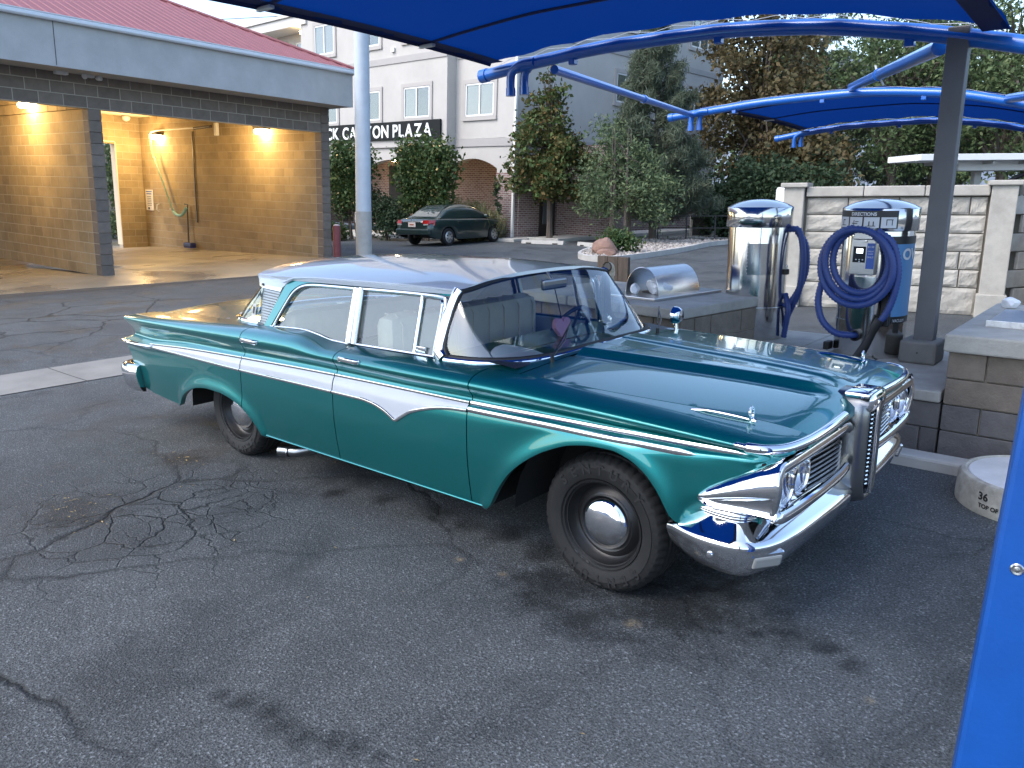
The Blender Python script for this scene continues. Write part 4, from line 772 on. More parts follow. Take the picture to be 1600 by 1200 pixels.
zrows = [.0, .40, .66, .92, 1.18, 1.44, 1.70]
for r_ in range(6):
    x = -.02
    while x < 2.40:
        w = g.choice((.32, .46, .60, .70)) if r_ else g.choice((.62, .72)); x1 = min(x+w, 2.42)
        if 2.42-x1 < .2: x1 = 2.42
        stone(x+.009, x1-.009, zrows[r_]+.008, zrows[r_+1]-.008); x = x1
for k in range(3): MB().box((.38+.82*k, .12, 1.785), (.81, .40, .15), ch=.015).build('cap_stone', STNC, t)
for x, sx in ((-.20, .30), (2.60, .32)):
    p = MB().box((x, .10, .93), (sx, .46, 1.86), ch=.012).build('pilaster', STNC, t); MB().box((x, .10, .16), (sx+.06, .52, .34), ch=.012).build('plinth', STNC, p); MB().box((x, .10, 1.885), (sx+.10, .56, .07), ch=.015).build('cap', STNC, p)
t2 = thing('side_stone_wall', 'shaded block return wall at far right of stone wall', 'wall', (.05, 9.75, 0), R(62)); MB().box((1.6, .12, .85), (3.1, .2, 1.70)).build('core', bpy.data.materials['stone_joint'], t2)
for r_ in range(6):
    for k in range(7): x0 = .02+.46*k-(.23 if r_ % 2 else 0); MB().box((x0+.23, .0, zrows[r_]+.135 if r_ else .20), (.45, .06, .25 if r_ else .39), ch=.012).build('stone', STN, t2)
MB().box((1.6, .1, 1.785), (3.2, .38, .14), ch=.015).build('cap_stone', STNC, t2)
t = thing('gate_panel', 'grey metal enclosure gate leaf at right picture edge', 'gate', (.62, 9.15, 0), R(75)); MB().box((.75, 0, .85), (1.5, .05, 1.45)).build('sheet', ACM, t)
for z in (.16, 1.56): MB().box((.75, -.01, z), (1.54, .08, .07)).build('rail', PALEM, t)
for x in (.0, 1.5): MB().box((x, -.01, .86), (.07, .08, 1.47)).build('stile', PALEM, t)
t = thing('white_drum', 'white cylindrical tank behind left end of stone wall', 'tank', (-3.28, 9.6, 0)); MB().lathe([(.18, 0), (.18, 1.82), (.16, 1.86), (0, 1.87)], 24).build('shell', mat('white_tank_paint', (.62, .63, .64), .5), t, smooth=True)
# ------------------------------------------------------------------ white carport behind the wall
t = thing('carport', 'white flat-roofed carport beyond the stone wall at right', 'carport', (-3.5, 19.1, 0), math.atan2(1.68, 2.0)); WP = mat('white_carport_metal', (.70, .70, .68), .5)
MB().box((4.4, .8, 2.62), (9.0, 1.8, .16), ch=.01).build('roof', WP, t); MB().box((5.0, .55, 2.42), (7.6, .16, .24), ch=.01).build('beam', WP, t); MB().box((5.0, 1.5, 2.42), (7.6, .16, .24)).build('beam', ACM, t)
for x in (2.0, 6.4): MB().box((x, 1.0, 1.2), (.18, .18, 2.45)).build('post', ACM, t)
for k in range(8): MB().box((.9+.95*k, .8, 2.50), (.06, 1.6, .09)).build('purlin', ACM, t)
t = thing('lid_strut', 'raised black lid strut behind the stone wall by carport', 'strut', (-.25, 11.2, 1.7)); MB().tube([(-.5, 0, .05), (.25, .2, .42), (.42, .22, .47)], [.03, .03, .015], 8).build('arm', BLK, t)
# ================================================================== blue shade canopies
def fabric():
    m = mat('blue_shade_cloth', (.003, .034, .185), .75, vary=.06, vscale=1.5, spec=.15); nt = m.node_tree; b = nt.nodes['Principled BSDF']; out = nt.nodes['Material Output']; tr = _n(nt, 'ShaderNodeBsdfTranslucent'); tr.inputs[0].default_value = (.001, .032, .19, 1); mx = _n(nt, 'ShaderNodeMixShader'); mx.inputs[0].default_value = .4
    wv = _n(nt, 'ShaderNodeTexNoise'); wv.inputs['Scale'].default_value = 260; bp = _n(nt, 'ShaderNodeBump'); bp.inputs['Strength'].default_value = .35; bp.inputs['Distance'].default_value = .004; geo = _n(nt, 'ShaderNodeNewGeometry'); nt.links.new(geo.outputs['Position'], wv.inputs['Vector']); nt.links.new(wv.outputs[0], bp.inputs['Height']); nt.links.new(bp.outputs[0], b.inputs['Normal'])
    nt.links.new(b.outputs[0], mx.inputs[1]); nt.links.new(tr.outputs[0], mx.inputs[2]); nt.links.new(mx.outputs[0], out.inputs[0]); return m
CLOTH = fabric(); HEM = mat('dark_blue_webbing', (.004, .010, .075), .8); BPIPE = mat('glossy_blue_steel_paint', (.008, .11, .45), .28, coat=.5, vary=.05, vscale=4); CORD = mat('white_lacing_cord', (.38, .40, .43), .6); POSTM = mat('dark_grey_post_paint', (.105, .105, .11), .5, vary=.1, vscale=5)
def arch_fn(pts): return pchip(*zip(*pts))
def canopy(label, Y0, Y1, archpts0, archpts1, xa, xb, bow, straps, gap=.07):
    """archpts: (X, Z) of the pipe at each side; fabric laced between the two pipes."""
    t = thing('shade_canopy', label, 'canopy', (0, 0, 0)); a0, a1 = arch_fn(archpts0), arch_fn(archpts1); d = 1 if Y1 > Y0 else -1
    ext = [(archpts0[0][0]), archpts0[-1][0]]
    for Yp, fn, ap in ((Y0, a0, archpts0), (Y1, a1, archpts1)):
        mb = MB(); mb.tube([(x, Yp, fn(x)) for x in xs_r(ap[0][0], ap[-1][0], .1)], .062, 14); pipe = mb.build('arch_pipe', BPIPE, t, smooth=True)
        x0 = ap[0][0]; tn = Vector((.3, 0, fn(x0+.3)-fn(x0))).normalized(); MB().cyl(Vector((x0, Yp, fn(x0)))-tn*.03, Vector((x0, Yp, fn(x0)))+tn*.06, .072, n=16).build('end_collar', BPIPE, pipe, smooth=True)
        for k, off in enumerate((.40, .52)):
            xx = x0+off+.22; mb = MB(); s = .04*(1 if k else -1); mb.tube(crv([(xx+.12, Yp+s, fn(xx+.12)+.0), (xx-.05, Yp+s, fn(xx-.05)+.01), (xx-.17, Yp+s, fn(xx-.1)-.05), (xx-.20, Yp+s, fn(xx)-.14), (xx-.20, Yp+s, fn(xx)-.27)], 6), .045, 12); mb.cyl((xx-.20, Yp+s, fn(xx)-.30), (xx-.20, Yp+s, fn(xx)-.22), .052, n=14); mb.build('drop_pipe', BPIPE, pipe, smooth=True)
        for x in xs_r(ap[0][0]+1.2, ap[-1][0]-.4, 1.35): MB().box((x, Yp, fn(x)-.075), (.07, .07, .06), ch=.008).build('bracket', BPIPE, pipe)
    def surf(x, q):
        y = Y0+d*gap+(Y1-Y0-2*d*gap)*q; return (x, y, a0(x)*(1-q)+a1(x)*q+.085+bow*4*q*(1-q))
    xs = xs_r(xa, xb, .12); rows = []
    for x in xs:
        row = []
        for k in range(41):
            q = k/40; p = surf(x, q); sc = .0; e_ = min(x-xa, xb-x); p = (p[0], p[1], p[2]+.010*math.sin(11*p[1]+3*math.sin(2.3*x))*math.exp(-e_/.35)+.009*math.sin(8.5*x+2*math.sin(1.7*p[1]))*math.exp(-min(q, 1-q)/.05))
            if q < .01 or q > .99: sc = .035*abs(math.sin(x*6.2))
            row.append((p[0], p[1]+(sc*d if q < .5 else -sc*d), p[2]))
        rows.append(row)
    cl = MB().grid(rows).build('fabric', CLOTH, t, smooth=True, angle=180)
    for x in (xa, xb): MB().grid([[(surf(x+o, k/30)[0], surf(x, k/30)[1], surf(x, k/30)[2]+.004-.03*(o == 0)) for k in range(31)] for o in (0, (.02 if x == xa else -.02), (.19 if x == xa else -.19))]).build('hem', HEM, cl, smooth=True)
    for q in straps: MB().tube([Vector(surf(x, q))-Vector((0, 0, .012)) for x in xs], .03, 6, flat=(1, .35, (0, 0, 1))).build('strap', HEM, cl, smooth=True)
    for q in straps: p = surf(xa+.08, q); MB().box((p[0], p[1], p[2]-.03), (.20, .05, .03), rz=0, ch=.008).build('clamp', PALEM, cl)
    for Yp, q, fn in ((Y0, 0, a0), (Y1, 1, a1)):
        mb = MB(); pts = []; k = 0
        for x in xs_r(xa+.06, xb-.06, .24):
            p = surf(x, q); pts.append((p[0], p[1]+.01, p[2]) if k % 2 else (x, Yp, fn(x)+.065)); k += 1
        mb.tube(pts, .003, 5); mb.build('lacing', CORD, cl)
    return t
def xs_r(a, b, step):
    n = max(2, int(round(abs(b-a)/step))); return [a+(b-a)*i/n for i in range(n+1)]
A1 = [(-4.28, 3.04), (-3.4, 3.115), (-2.6, 3.155), (-1.7, 3.15), (-.8, 3.085), (0.0, 2.95), (.8, 2.76), (1.5, 2.54), (2.0, 2.35)]
canopy('large blue shade canopy over the vintage sedan', 3.2, -3.3, A1, A1, -4.12, .72, .12, (.16, .44, .70))
A2 = [(-5.45, 3.09), (-4.7, 3.15), (-3.6, 3.225), (-2.4, 3.245), (-1.2, 3.16), (0.0, 2.90), (1.0, 2.58), (2.0, 2.2)]
A3 = [(-5.5, 2.96), (-4.8, 3.06), (-3.7, 3.15), (-2.5, 3.16), (-1.4, 3.05), (-.6, 2.88), (.6, 2.55), (1.6, 2.2)]
canopy('second blue shade canopy further back on the right', 9.5, 14.5, A2, A3, -4.95, 1.0, .06, (.25, .6))
# struts and tie pipes between the two canopies
for a, b, lab, r_ in (((-3.35, 3.25, 3.02), (-5.0, 9.45, 3.10), 'thin blue tie pipe joining left ends of both canopies', .045), ((.22, 3.34, 2.83), (-2.35, 9.45, 3.33), 'blue diagonal strut rising behind the grey canopy post', .06), ((1.72, 3.27, 2.50), (-.25, 9.45, 3.00), 'short blue strut at far right above second canopy', .06)):
    t = thing('canopy_strut', lab, 'pipe', a, group='struts between the canopies'); A, B = Vector((0, 0, 0)), Vector(b)-Vector(a); MB().cyl(A, B, r_, n=14).build('pipe', BPIPE, t, smooth=True); m_ = A.lerp(B, .52); MB().cyl(m_-(B-A).normalized()*.04, m_+(B-A).normalized()*.04, r_+.012, n=14).build('collar', BPIPE, t, smooth=True)
    if 'diagonal' in lab: MB().tube([m_+Vector((-.05, 0, .10)), m_+Vector((0, -.06, 0)), m_+Vector((.06, 0, -.12))], .012, 6).build('cord_knot', CORD, t)
t = thing('canopy_post', 'dark grey square steel post with footing between vacuum and pier', 'post', (.365, 3.2, .452)); MB().box((.012, 0, 1.24), (.145, .115, 2.48), ch=.006).build('shaft', POSTM, t); MB().box((0, 0, .09), (.27, .30, .18), ch=.02).build('footing', mat('grey_footing', (.17, .165, .15), .8, vary=.15, vscale=8), t); MB().lathe([(.008, 0), (.006, .004)], 8, Matrix.Translation((0, -.152, .09)) @ Matrix.Rotation(R(90), 4, 'X'), cap=True).build('bolt', FIX, t)
for x_, y_, h_, lab in ((1.95, -3.3, 2.37, 'grey canopy post at near right corner of first canopy'), (1.25, 9.5, 2.50, 'grey canopy post under front arch of second canopy'), (1.0, 14.5, 2.42, 'grey canopy post under rear arch of second canopy')):
    t = thing('canopy_post', lab, 'post', (x_, y_, 0)); MB().box((0, 0, h_/2), (.145, .115, h_), ch=.006).build('shaft', POSTM, t); MB().box((0, 0, .09), (.27, .30, .18), ch=.02).build('footing', bpy.data.materials['grey_footing'], t)
# near blue post at the right edge of the picture
nb = thing('blue_post', 'bright blue painted metal post cut by right picture edge', 'post'); rg = Vector((.766, .643, 0)); nb.matrix_world = tilted((1.556, -1.61, 0), (.992, .126))
BPOST = mat('bright_blue_sheet_paint', (.002, .068, .31), .45, vary=.12, vscale=5, bump=.06, bscale=90); MB().box((.16, .11, 1.6), (.32, .22, 3.2), ch=.012).build('shaft', BPOST, nb); MB().box((.16, .11, .02), (.46, .36, .04), ch=.006).build('base_plate', BPOST, nb)
RX = .049
for z in (.92, 1.75, 2.6): MB().lathe([(0, .006), (.006, .005), (.007, .002), (.012, .003), (.015, 0)], 18, Matrix.Translation((RX, -.001, z)) @ Matrix.Rotation(R(90), 4, 'X')).build('rivet', BRUSH, nb, smooth=True)
# ================================================================== the teal vintage sedan
PAINT = mat('teal_metallic_paint', (0.001, 0.188, 0.192), rough=0.30, metal=0.74, coat=1.0, vary=0.05, vscale=900)
WHITE = mat('pale_roof_paint', (0.52, 0.57, 0.62), rough=0.3, coat=1.0, vary=0.02, vscale=4)
STRIPE = mat('white_side_insert', (0.50, 0.525, 0.56), rough=0.35, coat=0.6, vary=0.03, vscale=6)
CHROME = mat('chrome', (0.82, 0.83, 0.85), rough=0.06, metal=1.0)
CHROME2 = mat('worn_chrome', (0.62, 0.63, 0.65), rough=0.16, metal=1.0, vary=0.12, vscale=30)
STEELD = mat('dark_plated_metal', (0.26, 0.27, 0.28), rough=0.28, metal=1.0)
RUBBER = mat('black_rubber_seal', (0.008, 0.008, 0.009), rough=0.55)
DARK = mat('black_underbody', (0.006, 0.006, 0.006), rough=0.9)
TYRE = mat('tyre_rubber', (0.0085, 0.0085, 0.009), rough=0.72, vary=0.25, vscale=14, bump=0.15, bscale=90)
TYREL = mat('tyre_raised_lettering', (0.018, 0.018, 0.019), rough=0.5)
RIM = mat('black_steel_wheel', (0.010, 0.010, 0.011), rough=0.38)
GLASS = glass('car_window_glass', (0.80, 0.87, 0.86), boost=0.09)
WSGLASS = glass('windscreen_glass', (0.86, 0.92, 0.93), boost=0.13)
LENS = glass('clear_lens', (0.92, 0.93, 0.95), boost=0.12)
VINYL = mat('cream_seat_vinyl', (0.52, 0.47, 0.37), rough=0.55, vary=0.08, vscale=9, bump=.1)
INNER = mat('blue_grey_interior_trim', (0.20, 0.23, 0.27), rough=0.6)
DASH = mat('dark_blue_dashboard', (0.018, 0.024, 0.034), rough=0.45)
BLACKM = mat('dark_wiper_metal', (0.03, 0.03, 0.032), rough=0.35, metal=0.6)
RED = mat('red_lamp_lens', (0.35, 0.01, 0.01), rough=0.15, coat=.6)
RIBBED = mat('ribbed_silver_pillar_trim', (0.30, 0.315, 0.33), rough=0.36, metal=0.9)
AMBER = mat('clear_parking_lens', (0.33, 0.33, 0.31), rough=0.12, coat=.8)

car = thing('vintage_sedan', 'teal green vintage four-door sedan with pale roof and white side insert, parked in foreground', 'car')

XS = [-4.38, -4.0, -3.4, -2.7, -2.2, -1.85, -1.2, -0.7, 0.0, 0.45, 0.70, 0.78, 0.83]
KY = [[.90,.935,.955,.965,.965,.965,.965,.965,.965,.955,.93,.92,.905],
      [.915,.945,.955,.955,.953,.952,.950,.950,.950,.945,.925,.915,.895],
      [.845,.885,.905,.918,.918,.918,.918,.916,.914,.910,.900,.885,.840],
      [.885,.925,.940,.946,.947,.946,.948,.948,.945,.935,.915,.875,.800],
      [.890,.928,.940,.944,.944,.940,.940,.938,.935,.925,.905,.865,.790],
      [.875,.905,.915,.915,.915,.910,.910,.905,.900,.890,.870,.830,.760],
      [.800,.830,.845,.860,.860,.860,.860,.855,.840,.820,.790,.760,.710],
      [.640,.650,.700,.790,.795,.795,.800,.805,.765,.700,.668,.660,.652]]
KZ = [[.655,.660,.685,.690,.695,.700,.700,.715,.764,.752,.738,.735,.735],
      [.690,.700,.735,.748,.760,.765,.768,.778,.795,.793,.795,.792,.790],
      [.740,.748,.785,.802,.812,.815,.815,.820,.825,.825,.825,.822,.820],
      [.835,.845,.860,.872,.878,.872,.872,.875,.868,.855,.845,.842,.838],
      [.860,.880,.895,.912,.918,.898,.900,.905,.893,.875,.860,.854,.848],
      [.872,.897,.918,.942,.948,.918,.922,.926,.908,.890,.873,.865,.856],
      [.878,.906,.931,.957,.968,.930,.937,.939,.920,.899,.880,.871,.860],
      [.880,.912,.936,.963,.976,.938,.945,.946,.926,.906,.886,.874,.862]]
FY = [pchip(XS, k) for k in KY]; FZ = [pchip(XS, k) for k in KZ]
ARCH_F = [(-.61,.268),(-.572,.300),(-.50,.41),(-.43,.503),(-.31,.606),(-.19,.676),(-.064,.724),(.05,.742),(.13,.744),(.21,.726),(.286,.685),(.35,.620),(.394,.550),(.42,.505),(.45,.49)]
ARCH_R = [(-3.585,.30),(-3.56,.325),(-3.52,.37),(-3.46,.415),(-3.37,.458),(-3.24,.495),(-3.10,.51),(-2.95,.508),(-2.85,.495),(-2.75,.468),(-2.66,.425),(-2.60,.378),(-2.55,.325),(-2.515,.268)]
_fa = pchip(*zip(*ARCH_F)); _ra = pchip(*zip(*ARCH_R)); _rb = pchip([-4.45, -4.25, -3.585], [.37, .335, .30])
def zbot(X):
    if X <= -3.585: return _rb(X)
    if X <= -2.515: return _ra(X)
    if X <= -.61: return .268
    if X <= .45: return _fa(X)
    return .49
def ylow(X, z):
    b = FY[0](X); z0 = FZ[0](X)
    f = pchip([.20, .262, .285, .33, .45, .58, z0], [b-.085, b-.060, b-.030, b-.022, b-.006, b+.002, b])
    w = min(1, max(0, (X-.38)/.16))*min(1, max(0, (.63-z)/.12))
    return f(z)-.06*w*w*(3-2*w)
def lip(X, z):
    if not (-3.6 < X < -2.5 or -.62 < X < .46): return 0.0
    s = (zbot(X+.01)-zbot(X-.01))/.02; d = (z-zbot(X))/math.sqrt(1+s*s)
    return .020*math.exp(-(d/.055)**2)
def cr(p0, p1, p2, p3, t): return 0.5*((2*p1)+(p2-p0)*t+(2*p0-5*p1+4*p2-p3)*t*t+(3*p1-p0-3*p2+p3)*t**3)
NLOW, NSUB = 16, 6
def section(X, shift=None):
    """points (y, z) from the bottom edge of the side to the inner top edge."""
    ks = [(FY[i](X), FZ[i](X)) for i in range(8)]; zb = zbot(X); out = []
    for i in range(NLOW):
        t = i/NLOW; t = t**1.25
        z = zb+(ks[0][1]-zb)*t; out.append((ylow(X, z)+lip(X, z), z))
    below = (ylow(X, ks[0][1]-.06), ks[0][1]-.06)
    kk = [below]+ks+[(2*ks[7][0]-ks[6][0], 2*ks[7][1]-ks[6][1])]
    for i in range(1, 8):
        for k in range(NSUB):
            t = k/NSUB; zz = cr(*[q[1] for q in kk[i-1:i+3]], t); out.append((cr(*[q[0] for q in kk[i-1:i+3]], t)+(lip(X, zz) if i < 3 else 0), zz))
    out.append(ks[7]); return out
def side_y(X, z):
    s = section(X)
    for a, b in zip(s[NLOW-2:], s[NLOW-1:]):
        if a[1] <= z <= b[1]: return a[0]+(b[0]-a[0])*(z-a[1])/max(b[1]-a[1], 1e-6)
    return ylow(X, z)+lip(X, z)
def xs_range(a, b, step=.02):
    n = max(2, int(round(abs(b-a)/step))); return [a+(b-a)*i/n for i in range(n+1)]
TAILX = pchip([.25, .45, .58, .655, .69, .74, .80, .84, .875, .95], [-4.30, -4.325, -4.36, -4.42, -4.475, -4.375, -4.37, -4.42, -4.455, -4.455])
def side_panel(name, xa, xb, sgn, material, tail=False, nose=False, top=True, **kw):
    mb = MB(); rows = []
    for X in xs_range(xa, xb):
        sec = section(X); row = [(X, sgn*(sec[0][0]-.035), sec[0][1]+.004), (X, sgn*(sec[0][0]-.006), sec[0][1]-.002)]
        for y, z in sec: row.append((X, sgn*y, z))
        if top: row.append((X, sgn*(sec[-1][0]-.004), sec[-1][1]-.03))
        rows.append(row)
    if tail:          # stretch the rearmost part to the shaped tail edge
        for row in rows:
            for j, (x, y, z) in enumerate(row):
                if x < -3.9:
                    t = (-3.9-x)/(-3.9-xa); row[j] = (-3.9+(TAILX(z)+3.9)*t, y, z)
    if nose:          # lower rows stop short behind the headlamp pod
        for row in rows:
            for j, (x, y, z) in enumerate(row):
                if x > .45 and z < .83:
                    w = min(1, (.83-z)/.05); row[j] = (.45+(x-.45)*(1-.26*w), y, z)
    # turned-in end flanges give the shut lines depth
    a = [(rows[0][i][0], rows[0][i][1]-sgn*.02, rows[0][i][2]) for i in range(len(rows[0]))]
    b = [(rows[-1][i][0], rows[-1][i][1]-sgn*.02, rows[-1][i][2]) for i in range(len(rows[0]))]
    mb.grid([a]+rows+[b]); return mb.build(name, material, car, smooth=True, angle=50, **kw)
G = .0035
parts = {}
for sgn in (-1, 1):
    parts['ff', sgn] = side_panel('front_fender', -.70+G, .83, sgn, PAINT, nose=True)
    parts['fd', sgn] = side_panel('front_door', -1.74+G, -.70-G, sgn, PAINT)
    parts['rd', sgn] = side_panel('rear_door', -2.69+G, -1.74-G, sgn, PAINT)
    parts['qp', sgn] = side_panel('rear_quarter_panel', -4.38, -2.69-G, sgn, PAINT, tail=True)
# ---- hood, cowl, deck
def hood_z(X, y):
    e = FY[7](X); c = FZ[7](X)+.030*(1-(y/e)**2)
    hw = .30-.17*(X+.5)/1.3; t = min(1, max(0, (hw+.035-abs(y))/.07)); t = t*t*(3-2*t)
    t2 = min(1, max(0, (hw*.45-abs(y))/.05)); t2 = t2*t2*(3-2*t2)
    fade = min(1, max(0, (.74-X)/.10))
    groove = -.006*math.exp(-((abs(y)-hw-.06)/.03)**2)
    z = c+(.026*t-.010*t2+groove)*fade
    if X > .70: z -= .9*(X-.70)**2*2.2
    return z
rows = []
for X in xs_range(-.50, .83, .022):
    e = FY[7](X)-.005; ys = [-e+2*e*k/110 for k in range(111)]
    row = [(X, y, hood_z(X, y)) for y in ys]; rows.append([(X, -e, row[0][2]-.03)]+row+[(X, e, row[-1][2]-.03)])
b0 = [(rows[0][i][0], rows[0][i][1], rows[0][i][2]-.03) for i in range(len(rows[0]))]
b1 = [(rows[-1][i][0]+.004, rows[-1][i][1], rows[-1][i][2]-.035) for i in range(len(rows[0]))]
MB().grid([b0]+rows+[b1]).build('hood', PAINT, car, smooth=True, angle=60)
rows = []
for X in xs_range(-1.10, -.507, .03):
    e = FY[7](max(X, -1.1))-.003; rows.append([(X, -e+2*e*k/40, FZ[7](X)+.030*(1-(-1+2*k/40)**2)*(1 if X > -.8 else .6)) for k in range(41)])
MB().grid(rows).build('cowl_panel', PAINT, car, smooth=True)
rows = []
for X in xs_range(-4.40, -2.75, .04):
    e = FY[7](X)-.004 if X < -3.4 else FY[7](X)+.0
    drop = max(0, (-4.30-X))*.5
    rows.append([(X, -e+2*e*k/40, FZ[7](X)+(.032 if X < -3.4 else .032*max(0, min(1, (-2.75-X)/.65)))*(1-(-1+2*k/40)**2)-drop) for k in range(41)])
b1 = [(p[0]-.002, p[1], p[2]-.12) for p in rows[0]]
MB().grid([b1]+rows).build('trunk_lid', PAINT, car, smooth=True, angle=50)
# ---- closing panels front and rear, hidden structure
mb = MB(); mb.box((-4.33, 0, .60), (.04, 1.70, .48)); mb.build('tail_panel', PAINT, car)
mb = MB(); mb.box((.715, 0, .63), (.05, 1.72, .40)); mb.build('nose_panel', PAINT, car)
mb = MB()
mb.box((-1.55, 0, .33), (1.85, 1.74, .12)); mb.box((.02, 0, .56), (1.36, 1.10, .52)); mb.box((-3.35, 0, .65), (1.85, 1.16, .30)); mb.box((-.66, 0, .55), (.06, 1.74, .52)); mb.box((-2.50, 0, .56), (.06, 1.74, .50))
mb.box((.58, 0, .62), (.2, 1.70, .42)); mb.box((-4.0, 0, .60), (.6, 1.66, .36))
mb.build('underbody', DARK, car)
for sgn in (-1, 1):     # wheel housings: dark half drums over each wheel
    for cx, r0, y0, y1 in ((0.0, .47, .52, .88), (-3.048, .47, .52, .88)):
        rws = []
        for k in range(17):
            a = math.pi*k/16; rws.append([(cx+r0*math.cos(a), sgn*y0, .30+r0*.97*math.sin(a)), (cx+r0*math.cos(a), sgn*y1, .30+r0*.97*math.sin(a))])
        MB().grid(rws).build('wheel_housing', DARK, car, smooth=True)
mb = MB(); mb.tube([(-2.41, -.900, .190), (-2.28, -.865, .200), (-2.18, -.74, .225), (-2.1, -.45, .26)], .034, 20, cap=False); mb.cyl((-2.33, -.892, .195), (-2.32, -.890, .195), .031, n=20); mb.build('exhaust_pipe', STEELD, car, smooth=True)

# ---- greenhouse
def yg(z): return .778-(z-.95)*.29
def roof_pt(X, v):
    ye = pchip([-2.90, -2.6, -2.0, -1.3, -.98], [.645, .685, .700, .700, .685])(X)
    ze = pchip([-2.90, -2.5, -1.8, -1.2, -.98], [1.268, 1.278, 1.288, 1.292, 1.296])(X); zc = pchip([-2.90, -2.6, -2.1, -1.5, -.98], [1.335, 1.368, 1.385, 1.385, 1.358])(X)
    a = abs(v); y = math.copysign(ye*(1-(1-a)**1.6)**.72 if a < 1 else ye, v) if a > 0 else 0
    q = min(1, abs(y)/ye); return (y, ze+(zc-ze)*(1-q**2.6)**.85)
rows = []
for X in xs_range(-2.90, -.98, .04):
    row = []
    for k in range(61):
        v = -1+2*k/60; y, z = roof_pt(X, v); xx = X
        if X > -1.3: xx = X-.03*(1-(y/.69)**2)*(-1 if False else 1)*max(0, (X+1.3)/.32)*-.4
        if X < -2.6: xx = X-.06*(1-(y/.66)**2)*(-2.6-X)/.30
        row.append((xx, y, z))
    rows.append([(row[0][0], row[0][1]+.003, row[0][2]-.022)]+row+[(row[-1][0], row[-1][1]-.003, row[-1][2]-.022)])
lipr = [(p[0]+.004, p[1]*.995, p[2]-.028) for p in rows[0]]; lipr2 = [(p[0]+.06, p[1]*.97, p[2]-.035) for p in rows[0]]
lipf = [(p[0]+.003, p[1]*.997, p[2]-.018) for p in rows[-1]]
roof = MB().grid([lipr2, lipr]+rows+[lipf]).build('roof', WHITE, car, smooth=True, angle=55)
hl = MB(); hr = []
for X in xs_range(-2.85, -1.0, .1):
    hr.append([(X, roof_pt(X, -1+2*k/16)[0]*.97, roof_pt(X, -1+2*k/16)[1]-.03) for k in range(17)])
hl.grid(hr).build('headliner', INNER, car, smooth=True)
# windscreen
WSB = crv([(-.575, 0, .966), (-.578, .3, .963), (-.60, .50, .960), (-.68, .655, .957), (-.83, .758, .955), (-1.02, .790, .953)], 8)
WST = crv([(-.985, 0, 1.352), (-.983, .3, 1.342), (-.975, .48, 1.329), (-.972, .60, 1.313), (-.985, .665, 1.303), (-1.02, .688, 1.293)], 8)
def mir(c): return [Vector((p.x, -p.y, p.z)) for p in c[:0:-1]]+list(c)
def between(bot, top, n=8, bow=.03):
    rows = []
    for i in range(n+1):
        t = i/n; rows.append([a.lerp(b, t)+Vector((bow*4*t*(1-t)*(1 if a.x > -1.5 else -1)*(1-min(1, abs(a.y)/.75)*.5), math.copysign(bow*.4*4*t*(1-t), a.y) if abs(a.y) > .3 else 0, 0)) for a, b in zip(bot, top)])
    return rows
wb, wt = mir(WSB), mir(WST)
ws = MB().grid(between(wb, wt)).build('windscreen', WSGLASS, car, smooth=True, angle=180)
mb = MB(); mb.tube([p+Vector((.006, 0, .012)) for p in wb], .012, 8); mb.tube([p+Vector((.004, 0, -.012)) for p in wt], .013, 8); mb.build('seal', RUBBER, ws, smooth=True)
mb = MB(); mb.tube([p+Vector((.018, math.copysign(.010, p.y) if abs(p.y) > .4 else 0, -.004)) for p in wb], .017, 10); mb.build('windscreen_trim', CHROME, ws, smooth=True)
for sgn in (-1, 1):
    mb = MB(); mb.tube(crv([(-1.02, sgn*.795, .950), (-1.055, sgn*.784, .985), (-1.05, sgn*.755, 1.08), (-1.035, sgn*.725, 1.18), (-1.015, sgn*.700, 1.26), (-1.00, sgn*.680, 1.300)], 6), [.030]*7+[.027]*12+[.024]*12, 10, flat=(1.25, .8, (0, 1, 0))); mb.build('windscreen_pillar', CHROME2, car, smooth=True)
    mb = MB(); mb.tube(crv([(-.985, sgn*.789, .962), (-1.015, sgn*.772, 1.02), (-1.005, sgn*.735, 1.14), (-.992, sgn*.700, 1.25), (-.982, sgn*.674, 1.297)], 6), .013, 8); mb.build('pillar_seal', RUBBER, car, smooth=True)
# rear glass
RGB = crv([(-3.36, 0, .968), (-3.34, .35, .962), (-3.24, .58, .957), (-3.10, .69, .955), (-2.92, .742, .957), (-2.735, .765, .962)], 8)
RGT = crv([(-2.93, 0, 1.305), (-2.92, .35, 1.285), (-2.885, .54, 1.250), (-2.855, .62, 1.225), (-2.82, .665, 1.212), (-2.76, .695, 1.208)], 8)
rg = MB().grid(between(mir(RGB), mir(RGT), 8, .02)).build('rear_window', GLASS, car, smooth=True, angle=180)
mb = MB(); mb.tube([p+Vector((-.004, 0, .004)) for p in mir(RGB)], .017, 8); mb.build('rear_window_trim', CHROME, rg, smooth=True)
mb = MB(); mb.tube([p+Vector((0, 0, .004)) for p in mir(RGT)], .010, 8); mb.build('seal', RUBBER, rg, smooth=True)
def gp(X, z, sgn, off=0.0): return (X, sgn*(yg(z)+off), z)
WF = {'front': [(-1.085, .952), (-1.745, .944), (-1.765, 1.262), (-1.075, 1.272)]}
